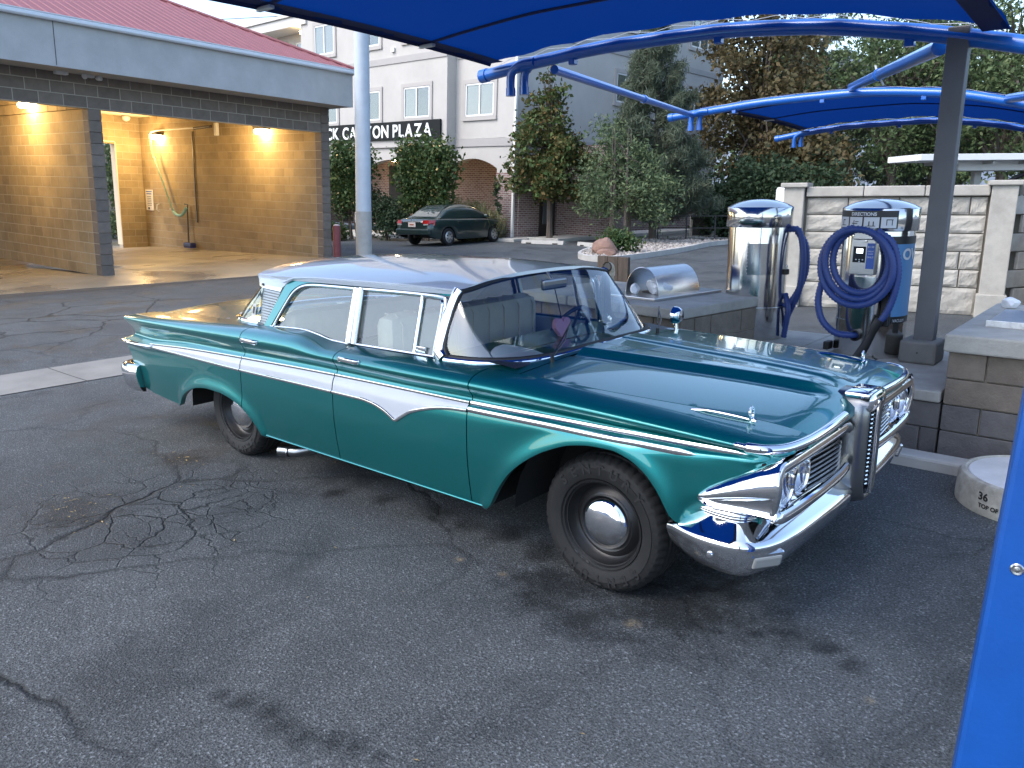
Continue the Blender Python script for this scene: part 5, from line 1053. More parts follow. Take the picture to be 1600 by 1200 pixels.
for sgn in (-1, 1):
    # painted upper frame between roof edge and windows, rear pillar
    mb = MB()
    top = [(-1.02, 1.288), (-1.4, 1.291), (-1.8, 1.288), (-2.2, 1.282), (-2.45, 1.272), (-2.60, 1.25), (-2.70, 1.20)]
    low = [(-1.03, 1.262), (-1.4, 1.266), (-1.8, 1.262), (-2.2, 1.256), (-2.38, 1.238), (-2.455, 1.20), (-2.50, 1.15)]
    top2 = top[:4]+[(-2.40, 1.272), (-2.50, 1.235), (-2.55, 1.17), (-2.68, .958)]; low2 = low[:4]+[(-2.33, 1.245), (-2.43, 1.20), (-2.485, 1.13), (-2.605, .955)]
    A = crv([gp(x, z, sgn, -.002) for x, z in top2], 6); B = crv([gp(x, z, sgn, .002) for x, z in low2], 6); C = [p+Vector((0, -sgn*.03, 0)) for p in B]
    mb.grid([A, B, C]); mb.build('window_surround', PAINT, car, smooth=True, angle=40)
    mb = MB(); mb.tube([Vector((x, sgn*(yg(z)+.012), z+.004)) for x, z in [(-1.0, 1.290), (-1.4, 1.294), (-1.8, 1.291), (-2.2, 1.285), (-2.42, 1.272), (-2.52, 1.24)]], .007, 6); mb.build('drip_rail', WHITE, car, smooth=True)
    # rear pillar: ribbed silver lower, chrome band, roof-coloured upper
    pil = MB(); r1 = [gp(-2.68, .958, sgn, -.004), gp(-2.60, 1.095, sgn, -.004), gp(-2.555, 1.185, sgn, -.004)]; r2 = [gp(-2.745, .960, sgn, -.012), gp(-2.755, 1.09, sgn, -.012), gp(-2.765, 1.195, sgn, -.014)]
    pil.grid([r1, r2]); po = pil.build('rear_pillar', RIBBED, car)
    mb = MB()
    for k in range(14):
        t = (k+.5)/14; a = Vector(r1[0]).lerp(Vector(r1[2]), t); b = Vector(r2[0]).lerp(Vector(r2[2]), t); mb.tube([a, b], .0035, 5)
    mb.build('rib', RIBBED, po, smooth=True)
    mb = MB(); mb.grid([[gp(-2.555, 1.182, sgn, .002), gp(-2.77, 1.192, sgn, -.006), gp(-2.845, 1.20, sgn, -.03)], [gp(-2.545, 1.205, sgn, .002), gp(-2.775, 1.215, sgn, -.008), gp(-2.86, 1.222, sgn, -.035)]]); mb.build('pillar_band', CHROME2, car)
    mb = MB(); mb.grid([[gp(-2.548, 1.203, sgn, .001), gp(-2.775, 1.213, sgn, -.006), gp(-2.862, 1.22, sgn, -.034)], [gp(-2.50, 1.24, sgn, 0), gp(-2.79, 1.245, sgn, -.008), gp(-2.875, 1.25, sgn, -.036)], [gp(-2.40, 1.276, sgn, 0), (-2.80, sgn*.668, 1.272), (-2.895, sgn*.642, 1.27)]]); mb.build('pillar_upper', WHITE, roof, smooth=True)
    # chrome window frames
    d1, d2 = parts['fd', sgn], parts['rd', sgn]
    fr = MB(); fr.tube(crv([gp(-1.10, .955, sgn), gp(-1.09, 1.05, sgn), gp(-1.08, 1.18, sgn), gp(-1.082, 1.235, sgn), gp(-1.115, 1.252, sgn), gp(-1.30, 1.256, sgn), gp(-1.60, 1.254, sgn), gp(-1.745, 1.251, sgn)], 5), .013, 8, flat=(1, 1, (0, 1, 0)))
    fr.tube([gp(-1.752, .945, sgn, .006), gp(-1.765, 1.258, sgn, .006)], .019, 8); fr.tube([gp(-1.10, .950, sgn), gp(-1.75, .943, sgn)], .008, 6)
    fr.build('window_frame', CHROME2, d1, smooth=True)
    fr = MB(); fr.tube([gp(-1.255, .950, sgn), gp(-1.262, 1.25, sgn)], .011, 8); fr.tube(crv([gp(-1.112, .97, sgn), gp(-1.105, 1.15, sgn), gp(-1.11, 1.225, sgn), gp(-1.14, 1.240, sgn), gp(-1.25, 1.243, sgn)], 5), .006, 6); fr.box((-1.205, sgn*yg(.97), .975), (.075, .012, .035), ch=.004)
    fr.build('vent_window_frame', CHROME, d1, smooth=True)
    fr = MB(); fr.tube([gp(-1.806, .945, sgn, .006), gp(-1.812, 1.256, sgn, .006)], .019, 8)
    rw = [gp(-1.82, 1.249, sgn), gp(-2.0, 1.248, sgn), gp(-2.22, 1.243, sgn), gp(-2.335, 1.226, sgn), gp(-2.41, 1.185, sgn), gp(-2.47, 1.11, sgn), gp(-2.535, 1.01, sgn), gp(-2.565, .962, sgn)]
    fr.tube(crv(rw, 5), .012, 8); fr.build('window_frame', CHROME2, d2, smooth=True)
    sill = crv([gp(-2.60, .962, sgn), gp(-2.40, .972, sgn), gp(-2.24, .975, sgn), gp(-2.10, .962, sgn), gp(-1.98, .944, sgn), gp(-1.80, .938, sgn)], 6)
    mb = MB(); mb.tube(sill, .007, 6); mb.build('window_sill_trim', CHROME2, d2, smooth=True)
    # glass
    mb = MB(); mb.poly([gp(x, z, sgn, -.012) for x, z in [(-1.27, .948), (-1.74, .942), (-1.755, 1.25), (-1.27, 1.25)]]); mb.build('window_glass', GLASS, d1)
    mb = MB(); mb.poly([gp(x, z, sgn, -.010) for x, z in [(-1.105, .955), (-1.25, .95), (-1.255, 1.245), (-1.13, 1.24), (-1.10, 1.22)]]); mb.build('vent_glass', GLASS, d1)
    mb = MB(); mb.poly([gp(x, z, sgn, -.012) for x, z in [(-1.81, .935), (-1.98, .94), (-2.1, .955), (-2.24, .968), (-2.57, .96), (-2.47, 1.11), (-2.41, 1.185), (-2.335, 1.226), (-2.22, 1.243), (-1.82, 1.248)]]); mb.build('window_glass', GLASS, d2)
    # inner door cards
    mb = MB(); mb.box((-1.22, sgn*.745, .66), (1.02, .03, .56), ch=.01); mb.build('door_card', INNER, d1); mb = MB(); mb.box((-2.2, sgn*.745, .66), (.88, .03, .56), ch=.01); mb.build('door_card', INNER, d2)
    # door handles
    for d, hx in ((d1, -1.60), (d2, -2.575)):
        hz = .895; y = side_y(hx, hz)
        mb = MB(); mb.tube(crv([(hx+.085, sgn*(y-.008), hz-.004), (hx+.07, sgn*(y+.022), hz), (hx, sgn*(y+.032), hz+.004), (hx-.06, sgn*(y+.026), hz+.004), (hx-.085, sgn*(y-.006), hz)], 5), [.007]+[.011]*18+[.008, .006], 8, flat=(.8, 1.3, (0, 0, 1)))
        mb.lathe([(0, .016), (.012, .014), (.016, .004), (.017, -.004)], 14, Matrix.Translation((hx-.075, sgn*(y+.004), hz-.006)) @ Matrix.Rotation(sgn*-R(90), 4, 'X'))
        mb.build('door_handle', CHROME, d, smooth=True)
    # white insert, chrome strips (upper line / lower line with the notch)
    up = pchip([-4.40, -3.97, -3.4, -2.7, -1.75, -.71, -.07, .53, .69], [.692, .712, .748, .770, .790, .798, .810, .818, .822])
    lo = pchip([-3.97, -3.6, -2.70, -1.755, -1.50, -1.40, -1.31, -1.255, -1.215, -1.17, -1.10, -1.0, -.90, -.80, -.70], [.700, .697, .694, .698, .698, .690, .668, .645, .626, .650, .690, .722, .745, .758, .764])
    for pk, xa, xb in (('qp', -3.95, -2.69), ('rd', -2.69, -1.74), ('fd', -1.74, -.70)):
        mb = MB(); rws = []
        for X in xs_range(xa+.004, xb-.004, .015):
            a, b = lo(X), up(X); rws.append([(X, sgn*(side_y(X, a+(b-a)*k/6)+.0025), a+(b-a)*k/6) for k in range(7)])
        mb.grid(rws).build('white_insert', STRIPE, parts[pk, sgn], smooth=True)
        for fn, nm in ((up, 'upper_chrome_strip'), (lo, 'lower_chrome_strip')):
            mb = MB(); mb.tube([(X, sgn*(side_y(X, fn(X))+.004), fn(X)) for X in xs_range(xa+.004, xb-.004, .014)], .0085, 8, flat=(1.1, .8, (0, sgn, 0))); mb.build(nm, CHROME, parts[pk, sgn], smooth=True)
    N = len(xs_range(-.692, .69, .02)); rr = [.0145*min(1, ((N-1-i)/7)**.5+.02) for i in range(N)]
    mb = MB(); mb.tube([(X, sgn*(side_y(X, up(X))+.003), up(X)-.002) for X in xs_range(-.692, .69, .02)], rr, 12, flat=(1.05, .55, (0, sgn, 0))); mb.build('upper_chrome_strip', CHROME, parts['ff', sgn], smooth=True)
    N = len(xs_range(-.692, .50, .02)); rr = [.0135*min(1, ((N-1-i)/4)**.5+.02) for i in range(N)]
    mb = MB(); mb.tube([(X, sgn*(side_y(X, up(X)-.024)+.002), up(X)-.0275) for X in xs_range(-.692, .50, .02)], rr, 10, flat=(1.2, .8, (0, sgn, 0))); mb.build('lower_chrome_strip', CHROME, parts['ff', sgn], smooth=True)
    # tail spear tip
    mb = MB(); mb.tube(crv([(-3.90, sgn*(side_y(-3.9, .705)+.004), .705), (-4.15, sgn*.950, .697), (-4.35, sgn*.925, .690), (-4.50, sgn*.895, .684)], 6), [.018]*6+[.016]*6+[.014]*6+[.004], 10, flat=(1.2, .9, (0, 0, 1))); mb.build('tail_spear', CHROME, parts['qp', sgn], smooth=True)
    # rocker bead
    mb = MB(); mb.tube([(X, sgn*(ylow(X, .288)+.003), .288) for X in xs_range(-2.49, -.62, .06)], .005, 6); mb.build('rocker_bead', PAINT, car, smooth=True)
    # fender top ornament: long bar ending in a ring sight
    gx, gy, gz = .60, sgn*.715, .886
    mb = MB(); mb.tube(crv([(.36, sgn*.745, .904), (.44, sgn*.737, .912), (.56, sgn*.722, .905), (.635, sgn*.712, .895)], 5), [.004]+[.007]*13+[.010, .010], 8); mb.tube([(.615+0*k, gy+.017*math.cos(2*math.pi*k/16), .925+.026*math.sin(2*math.pi*k/16)) for k in range(16)], .0055, 6, closed=True); mb.cyl((.615, gy, .875), (.615, gy, .902), .008); mb.build('fender_ornament', CHROME, parts['ff', sgn], smooth=True)
    # chrome brow along the nose edge
    bp = crv([(.635, sgn*.918, .853), (.70, sgn*.912, .850), (.765, sgn*.880, .847), (.808, sgn*.800, .845), (.832, sgn*.66, .846), (.838, sgn*.47, .850), (.836, sgn*.27, .856)], 6)
    mb = MB(); mb.tube(bp, [.004]+[.012]*4+[.020]*(len(bp)-5), 12); mb.build('brow_moulding', CHROME, parts['ff', sgn], smooth=True)
    # headlamp pod wedge on the fender corner
    mb = MB(); rws = []
    for t in [0, .015, .04, .08, .14, .24, .38, .55, .75, 1.0]:
        e_ = math.sqrt(min(1, t/.14)); x = .520+.302*t; zt = .634+.026*e_+(.828-.660)*t**.92; zl = .630-.036*e_; yo = side_y(min(x, .70), .70)+.008-.02*max(0, t-.5); q_ = e_; zm = zl+(zt-zl)*(.50-.06*t)
        rws.append([(x, sgn*(yo-.16), zt+.004), (x, sgn*(yo-.045), zt+.003), (x, sgn*(yo-.014), zt-.010*q_), (x, sgn*(yo+.010*q_), zm+(zt-zm)*.62), (x, sgn*(yo+.021*q_), zm+(zt-zm)*.28), (x, sgn*(yo+.023*q_), zm), (x, sgn*(yo+.012*q_), zm-.010*q_), (x, sgn*(yo-.006), zm-(zm-zl)*.45), (x, sgn*(yo-.004), zl+.020*q_), (x, sgn*(yo+.006*q_), zl+.007*q_), (x, sgn*(yo-.002), zl), (x, sgn*(yo-.16), zl-.004)])
    mb.grid(rws).build('headlamp_pod', CHROME, parts['ff', sgn], smooth=True, angle=60)
    # headlamps
    gx = .775
    for hy, hz in ((.815, .690), (.655, .693)):
        m = Matrix.Translation((gx, sgn*hy, hz)) @ Matrix.Rotation(R(90), 4, 'Y')
        hb = MB().lathe([(.100, .018), (.090, .036), (.080, .036), (.074, .012), (.04, -.02), (0, -.03)], 28, m).build('headlamp', CHROME, car, smooth=True)
        MB().lathe([(.078, .020), (.06, .034), (.03, .041), (0, .043)], 28, m).build('lens', LENS, hb, smooth=True)
    # grille: frame bars and slats
    gr = MB(); gr.tube(crv([(.80, sgn*.905, .60), (.82, sgn*.925, .70), (.815, sgn*.90, .775), (.82, sgn*.80, .786), (.828, sgn*.5, .790), (.83, sgn*.22, .790), (.83, sgn*.16, .775)], 6), .019, 10, flat=(1.2, .8, (1, 0, 0)))
    gr.tube(crv([(.80, sgn*.905, .60), (.822, sgn*.86, .588), (.835, sgn*.6, .585), (.838, sgn*.3, .588), (.836, sgn*.17, .60)], 6), .020, 10, flat=(1.2, .8, (1, 0, 0)))
    gro = gr.build('grille_frame', CHROME, car, smooth=True)
    mb = MB(); mb.box((.758, sgn*.50, .69), (.03, .80, .21)); mb.build('grille_backing', DARK, gro)
    for k in range(8):
        z = .612+.0215*k; mb = MB(); mb.tube(crv([(.80, sgn*.565, z), (.812, sgn*.4, z), (.815, sgn*.26, z+.001), (.80, sgn*.19, z)], 4), .0075, 6, flat=(1.6, .55, (0, 0, 1))); mb.build('grille_bar', CHROME2, gro, smooth=True)
    # front bumper half
    path = crv([(.385, -.940, 0), (.46, -.972, 0), (.56, -.998, 0), (.67, -.997, 0), (.748, -.960, 0), (.802, -.878, 0), (.834, -.74, 0), (.850, -.50, 0), (.858, -.30, 0), (.858, -.12, 0)], 6)
    sect = [(-.135, .560), (-.118, .574), (-.098, .571), (-.084, .556), (-.045, .516), (-.016, .497), (-.003, .486), (.003, .474), (.002, .458), (-.008, .428), (-.024, .388), (-.052, .346), (-.095, .315), (-.14, .300), (-.18, .30)]
    rws = []; n = len(path)
    for i, p in enumerate(path):
        t = (path[min(i+9, n-1)]-path[max(i-9, 0)]).normalized(); nrm = Vector((-t.y, t.x, 0))*-1
        if nrm.dot(Vector((p.x-.2, p.y, 0))) < 0: nrm = -nrm
        e = min(i, n-1-i)/5; sh = 1-max(0, 1-e)**2*.16
        rws.append([(p.x+nrm.x*o, sgn*-(p.y+nrm.y*o), .42+(z-.42)*(sh if i < 6 else (1-max(0, 1-e)**2*.12))) for o, z in sect])
    fb = MB(); fb.grid(rws); o = len(fb.v)
    fb.f.append(tuple(range(len(sect)))); fb.f.append(tuple(range((n-1)*len(sect), n*len(sect))))
    vr = [[], []]
    for i, p in enumerate(path):
        t = (path[min(i+9, n-1)]-path[max(i-9, 0)]).normalized(); nrm = Vector((t.y, -t.x, 0))
        for q_, (o_, z_) in enumerate(((-.105, .54), (-.125, .64))): vr[q_].append((p.x+nrm.x*o_, sgn*-(p.y+nrm.y*o_), z_))
    MB().grid([r_[9:] for r_ in vr]).build('front_valance', PAINT, car, smooth=True)
    fbo = fb.build('front_bumper', CHROME, car, smooth=True, angle=50)
    lp_ = []
    for i, p in enumerate(path[5:]):
        i += 5; t = (path[min(i+9, n-1)]-path[max(i-9, 0)]).normalized(); nrm = Vector((t.y, -t.x, 0)); lp_.append((p.x-nrm.x*.088, sgn*-(p.y-nrm.y*.088), .574))
    MB().tube(lp_, [.006]+[.020]*(len(lp_)-2)+[.006], 12, flat=(1.15, .9, (0, 0, 1))).build('bumper_lip', CHROME, fbo, smooth=True)
    m = Matrix.Translation((.60, sgn*.990, .420)) @ Matrix.Rotation(-sgn*R(90), 4, 'X'); MB().lathe([(0, .012), (.011, .010), (.016, .002), (.017, -.01)], 16, m).build('bumper_bolt', CHROME, fbo, smooth=True)
    lm_ = Matrix.Translation((.776, sgn*.884, .412)) @ Matrix.Rotation(-sgn*R(56), 4, 'Z') @ Matrix.Rotation(-sgn*R(17), 4, 'X')
    pl = MB().box((0, 0, 0), (.150, .026, .078), ch=.012, m=lm_).build('parking_lamp', CHROME2, fbo); MB().box((0, sgn*.006, 0), (.126, .026, .056), ch=.010, m=lm_).build('lens', AMBER, pl)
    # rear bumper half and lamps
    path = crv([(-4.20, -.955, 0), (-4.30, -.975, 0), (-4.42, -.965, 0), (-4.51, -.91, 0), (-4.56, -.78, 0), (-4.585, -.5, 0), (-4.59, 0, 0)], 6); n = len(path); rws = []
    for i, p in enumerate(path):
        t = (path[min(i+1, n-1)]-path[max(i-1, 0)]).normalized(); nrm = Vector((-t.y, t.x, 0))
        if nrm.dot(Vector((p.x+3.8, p.y, 0))) < 0: nrm = -nrm
        rws.append([(p.x+nrm.x*o, sgn*-(p.y+nrm.y*o), z) for o, z in [(-.07, .515), (-.04, .517), (-.012, .505), (.0, .480), (.004, .44), (-.004, .395), (-.02, .34), (-.045, .305), (-.07, .30)]])
    rb = MB().grid(rws); rb.f.append(tuple(range(9))); rb.build('rear_bumper', CHROME, car, smooth=True, angle=50)
    for ty in (.55, .72): MB().lathe([(.085, 0), (.085, .02), (.07, .04), (0, .05)], 24, Matrix.Translation((-4.35, sgn*ty, .66)) @ Matrix.Rotation(-R(90), 4, 'Y')).build('tail_lamp', RED, car, smooth=True)
# ---- centre grille collar
mb = MB()
def oval(x, hw, z0, z1, n=32): return [Vector((x, hw*math.copysign(abs(math.cos(2*math.pi*k/n))**.55, math.cos(2*math.pi*k/n)), (z0+z1)/2+(z1-z0)/2*math.copysign(abs(math.sin(2*math.pi*k/n))**.45, math.sin(2*math.pi*k/n)))) for k in range(n)]
mb.grid([oval(.74, .128, .40, .915), oval(.84, .124, .40, .915), oval(.885, .112, .415, .905), oval(.892, .098, .43, .89), oval(.885, .084, .445, .875), oval(.84, .078, .45, .87)], closed_u=True)
co = mb.build('grille_collar', STEELD, car, smooth=True, angle=50)
mb = MB(); mb.grid([oval(.888, .114, .835, .915, 24), oval(.900, .098, .848, .905, 24), oval(.903, .05, .87, .89, 24)], closed_u=True); mb.box((.83, 0, .908), (.11, .20, .026), ch=.012); mb.box((.893, 0, .66), (.022, .020, .44), ch=.006); mb.build('collar_cap', CHROME, co, smooth=True, angle=40)
mb = MB(); mb.box((.79, 0, .66), (.02, .19, .44)); mb.build('collar_backing', DARK, co)
for k in range(20):
    z = .47+.0205*k
    for s in (-1, 1): mb = MB(); mb.tube([(.865, s*.018, z), (.872, s*.05, z), (.862, s*.078, z)], .0045, 5); mb.build('collar_bar', CHROME2, co, smooth=True)
# ---- mirror, wipers, antenna-side details
mir_o = MB(); ml = (-.62, .80, .965)
mir_o.lathe([(.0, -.045), (.035, -.04), (.052, -.02), (.055, .01), (.050, .014), (0, .012)], 20, Matrix.Translation((-.545, .80, 1.03)) @ Matrix.Rotation(R(-90), 4, 'Y')); mir_o.cyl((-.535, .80, .93), (-.54, .80, 1.0), .014); mir_o.build('side_mirror', CHROME, car, smooth=True)
for a, b in (((-.50, -.545, .985), (-.66, -.18, 1.075)), ((-.50, .50, .985), (-.665, .80, 1.05))):
    mb = MB(); A, B = Vector(a), Vector(b); mb.tube([A, A.lerp(B, .5)+Vector((.02, 0, .004)), B], .0045, 6); mb.cyl(A+Vector((.0, 0, -.03)), A+Vector((0, 0, .008)), .010); mb.tube([A.lerp(B, .3)+Vector((-.005, 0, -.004)), B+(B-A)*.15+Vector((0, 0, .006))], .004, 5); mb.build('wiper', BLACKM, car, smooth=True)
# ---- interior
mb = MB(); mb.box((-1.30, 0, .62), (.50, 1.36, .16), ch=.05); mb.box((-1.62, 0, .86), (.17, 1.36, .50), ch=.07, m=None); fs = mb.build('front_seat', VINYL, car, smooth=True)
for k in range(9): MB().tube([(-1.535, -.60+.15*k, .66), (-1.530, -.60+.15*k, 1.05), (-1.58, -.60+.15*k, 1.105), (-1.68, -.60+.15*k, 1.105)], .006, 5).build('seam', VINYL, fs, smooth=True)
mb = MB(); mb.box((-2.25, 0, .60), (.50, 1.36, .16), ch=.05); mb.box((-2.56, 0, .82), (.17, 1.36, .46), ch=.07); mb.build('rear_seat', VINYL, car, smooth=True)
mb = MB(); mb.box((-2.95, 0, .93), (.62, 1.40, .03)); mb.box((-1.6, 0, .40), (1.9, 1.5, .03)); mb.build('parcel_shelf', INNER, car)
rows = []
for x, z in ((-.56, .955), (-.70, .968), (-.80, .965), (-.86, .945), (-.87, .90), (-.84, .80), (-.80, .70)): rows.append([(x, -.76+1.52*k/12, z) for k in range(13)])
MB().grid(rows).build('dashboard', DASH, car, smooth=True)
mb = MB(); cx, cy, cz = -1.08, .38, .93; tm = Matrix.Translation((cx, cy, cz)) @ Matrix.Rotation(R(-58), 4, 'Y')
mb.tube([tm @ Vector((.19*math.cos(2*math.pi*k/28), .19*math.sin(2*math.pi*k/28), 0)) for k in range(28)], .012, 8, closed=True)
for a in (0, 180, 270): mb.tube([tm @ Vector((.185*math.cos(R(a)), .185*math.sin(R(a)), 0)), tm @ Vector((0, 0, -.03))], .009, 6)
mb.cyl((cx, cy, cz), (-.80, cy, .80), .03); mb.build('steering_wheel', DASH, car, smooth=True)
mb = MB(); mb.box((-.90, 0, 1.275), (.03, .22, .06), ch=.012); mb.cyl((-.90, 0, 1.28), (-.95, 0, 1.34), .008); mb.build('rear_view_mirror', STEELD, car)
# ---- wheels
def wheel(cx, cy, sgn, r, steer=0.0):
    """tyre, steel rim, chrome cap; local +Z of m points outboard."""
    w = thing('wheel', None, None); w.parent = car; w.location = (cx, sgn*cy, r); w.rotation_euler = (R(90) if sgn < 0 else R(-90), 0, steer)
    rim_r = .205
    prof = [(rim_r-.012, -.10), (rim_r+.01, -.115), (.25, -.125), (r-.055, -.122), (r-.018, -.106), (r-.004, -.085)]
    for z in (-.062, -.024, .018, .058): prof += [(r, z-.012), (r-.008, z-.005), (r-.008, z+.001), (r, z+.008)]
    prof += [(r-.003, .085), (r-.018, .106), (r-.028, .1135), (r-.055, .1205), (.27, .124), (.24, .121), (rim_r+.014, .112), (rim_r+.006, .100), (rim_r-.012, .092)]
    n = 144; rows = []
    for rr, h in prof:
        row = []
        for k in range(n):
            q = rr
            if rr > r-.02 and abs(h) > .05 and k % 3 == 0: q = rr-.007
            row.append((q*math.cos(2*math.pi*k/n), q*math.sin(2*math.pi*k/n), h))
        rows.append(row)
    MB().grid(rows, closed_u=True).build('tyre', TYRE, w, smooth=True, angle=30)
    MB().lathe([(rim_r+.010, .100), (rim_r+.006, .109), (rim_r-.003, .107), (rim_r-.010, .088), (rim_r-.020, .050), (rim_r-.034, .040), (rim_r-.050, .052), (.140, .064), (.128, .058), (.10, .05), (0, .05)], 48, None).build('rim', RIM, w, smooth=True, angle=40)
    MB().lathe([(.128, .056), (.127, .068), (.120, .080), (.10, .098), (.07, .110), (.035, .1165), (0, .118)], 48).build('hub_cap', CHROME, w, smooth=True, angle=60)
    for base in (90, 270) if sgn < 0 else ():
        for i, ch in enumerate('SENTURY'):
            me = text_mesh(ch, .062, .0012, .0012); a = R(base+(48-16*i)); xm = (min(v.co.x for v in me.vertices)+max(v.co.x for v in me.vertices))/2
            m = Matrix.Rotation(a-R(90), 4, 'Z') @ Matrix.Translation((0, .243, .1235))
            for v in me.vertices: v.co.x -= xm
            me.materials.clear(); me.materials.append(TYREL); o = link('tyre_letter', me, w); o.matrix_local = m
    mb = MB()
    for a, d in ((-128, .02), (-118, .012), (-108, .018)):
        m = Matrix.Rotation(R(a), 4, 'Z'); mb.box((rim_r+.002, 0, .109), (.008, d, .006), m=m)
    mb.build('balance_weight', CHROME2, w)
    return w
wheel(0.0, .735, -1, .325); wheel(0.0, .735, 1, .325); wheel(-3.048, .70, -1, .322); wheel(-3.048, .70, 1, .322)
# ================================================================== light pole, bollard, parked cars, wires, small things
POLEM = mat('pale_painted_pole', (.46, .51, .56), .6, vary=.08, vscale=3); POLEB = mat('grey_concrete_pole_base', (.36, .36, .34), .85, vary=.12, vscale=5)
t = thing('light_pole', 'tall pale blue-grey light pole between wash and apartment block', 'pole'); t.matrix_world = tilted((-15.85, 10.92, 0), (1, 0)); MB().lathe([(.215, 1.36), (.205, 4), (.19, 9.0), (0, 9.0)], 28).build('shaft', POLEM, t, smooth=True, angle=40); MB().lathe([(.225, -.1), (.222, 1.36), (.214, 1.362)], 28).build('base', POLEB, t, smooth=True, angle=40)
t = thing('bollard', 'dark red steel bollard beside the car wash corner', 'bollard'); t.matrix_world = tilted((-15.95, 10.05, -.1), (1, 0)); MB().lathe([(.105, 0), (.105, 1.06), (.09, 1.10)], 20).build('post', mat('dark_red_paint', (.16, .035, .035), .6, vary=.2, vscale=8), t, smooth=True, angle=40); MB().lathe([(.10, 1.06), (.085, 1.11), (.04, 1.135), (0, 1.14)], 20).build('cap', mat('pale_pink_cap', (.45, .36, .34), .8), t, smooth=True)
def sedan(label, loc, rz, paint, detail=True, group=None):
    t = thing('parked_car', label, 'car', loc, rz, group=group)
    st = [(-2.32, .62, .50, .62, .86), (-2.28, .78, .40, .66, .93), (-2.05, .86, .30, .72, .985), (-1.7, .885, .24, .74, 1.0), (-1.0, .895, .22, .74, .985), (0, .90, .21, .73, .965), (.8, .90, .21, .72, .955), (1.25, .89, .22, .70, .93), (1.8, .87, .24, .66, .86), (2.2, .80, .28, .60, .76), (2.38, .68, .34, .56, .68), (2.43, .52, .42, .54, .60)]
    XX = [s[0] for s in st]; fn = [pchip(XX, [s[i] for s in st]) for i in range(1, 5)]; rows = []
    for k in range(96):
        X = -2.32+4.75*k/95; w, zl, zm, zt = [f(X) for f in fn]; arch = 0
        for cx in (-1.36, 1.36):
            if abs(X-cx) < .40: arch = max(arch, .30+math.sqrt(max(0, .40**2-(X-cx)**2))*.92)
        zb = max(zl, arch); sec = [(w-.10, zb+.005), (w-.03, zb), (w, zb+(zm-zb)*.35), (w+.008, zb+(zm-zb)*.7), (w, zm), (w-.025, zm+(zt-zm)*.45), (w-.07, zm+(zt-zm)*.80), (w-.17, zt-.01), (w*.6, zt+.008), (0, zt+.02)]
        rows.append([(X, -y, z) for y, z in sec]+[(X, y, z) for y, z in sec[-2::-1]])
    mb = MB(); mb.grid(rows); mb.poly(rows[0]); mb.poly(rows[-1]); mb.build('body', paint, t, smooth=True, angle=50)
    gs = [(-1.78, .62, .985, .70), (-1.55, .62, 1.12, .68), (-1.15, .60, 1.34, .64), (-.7, .60, 1.435, .63), (-.1, .60, 1.455, .63), (.35, .60, 1.41, .63), (.8, .62, 1.20, .66), (1.25, .66, .965, .70)]
    XX = [s[0] for s in gs]; tf = pchip(XX, [s[2] for s in gs]); rows = []; gl = []
    for k in range(49):
        X = -1.78+3.03*k/48; z1 = tf(X); f = min(1, (z1-.95)/.5); y0 = .80; y1 = .80-.22*f; rows.append([(X, -y0, .95), (X, -(y0+y1)/2-.02, .95+(z1-.95)*.5), (X, -y1, z1-.07*f), (X, -y1+.09, z1-.012*f), (X, -.25, z1+.012*f), (X, 0, z1+.014*f), (X, .25, z1+.012*f), (X, y1-.09, z1-.012*f), (X, y1, z1-.07*f), (X, (y0+y1)/2+.02, .95+(z1-.95)*.5), (X, y0, .95)])
    MB().grid(rows).build('cabin', paint, t, smooth=True, angle=50)
    AG = CARGL
    def sidepane(pts, s): return MB().poly([(x, s*(.80-.22*min(1, (tf(x)-.95)/.5)*((z-.95)/max(.05, tf(x)-.95-.07))+.012), z) for x, z in pts])
    for s in (-1, 1):
        sidepane([(.92, 1.0), (.05, 1.01), (.05, 1.36), (.30, 1.345), (.60, 1.23)], s).build('side_window', AG, t); sidepane([(-.03, 1.01), (-.98, 1.02), (-1.16, 1.12), (-.85, 1.315), (-.5, 1.355), (-.03, 1.36)], s).build('side_window', AG, t)
    MB().grid([[(x, y*(w_), tf(x)+.018) for y in (-1, -.5, 0, .5, 1)] for x, w_ in ((-1.72, .62), (-1.45, .58), (-1.15, .52), (-.92, .48))]).build('rear_window', AG, t, smooth=True); MB().grid([[(x, y*w_, tf(x)+.018) for y in (-1, -.5, 0, .5, 1)] for x, w_ in ((1.18, .62), (.9, .6), (.6, .55), (.42, .5))]).build('windscreen', AG, t, smooth=True)
    for cx in (-1.36, 1.36):
        for s in (-1, 1):
            w = thing('wheel', None, None); w.parent = t; w.location = (cx, s*.80, .315); w.rotation_euler = (R(90) if s < 0 else R(-90), 0, 0)
            MB().lathe([(.20, -.10), (.29, -.10), (.315, -.07), (.315, .07), (.29, .10), (.215, .10), (.205, .08)], 28).build('tyre', TYRE, w, smooth=True, angle=40); MB().lathe([(.21, .085), (.19, .10), (.06, .105), (0, .11)], 28).build('hub_cap', SILVER, w, smooth=True, angle=40)
            if detail:
                for k in range(7): a = 2*math.pi*k/7; MB().box((.125, 0, .104), (.075, .035, .012), m=Matrix.Rotation(a, 4, 'Z')).build('spoke_gap', FIX, w)
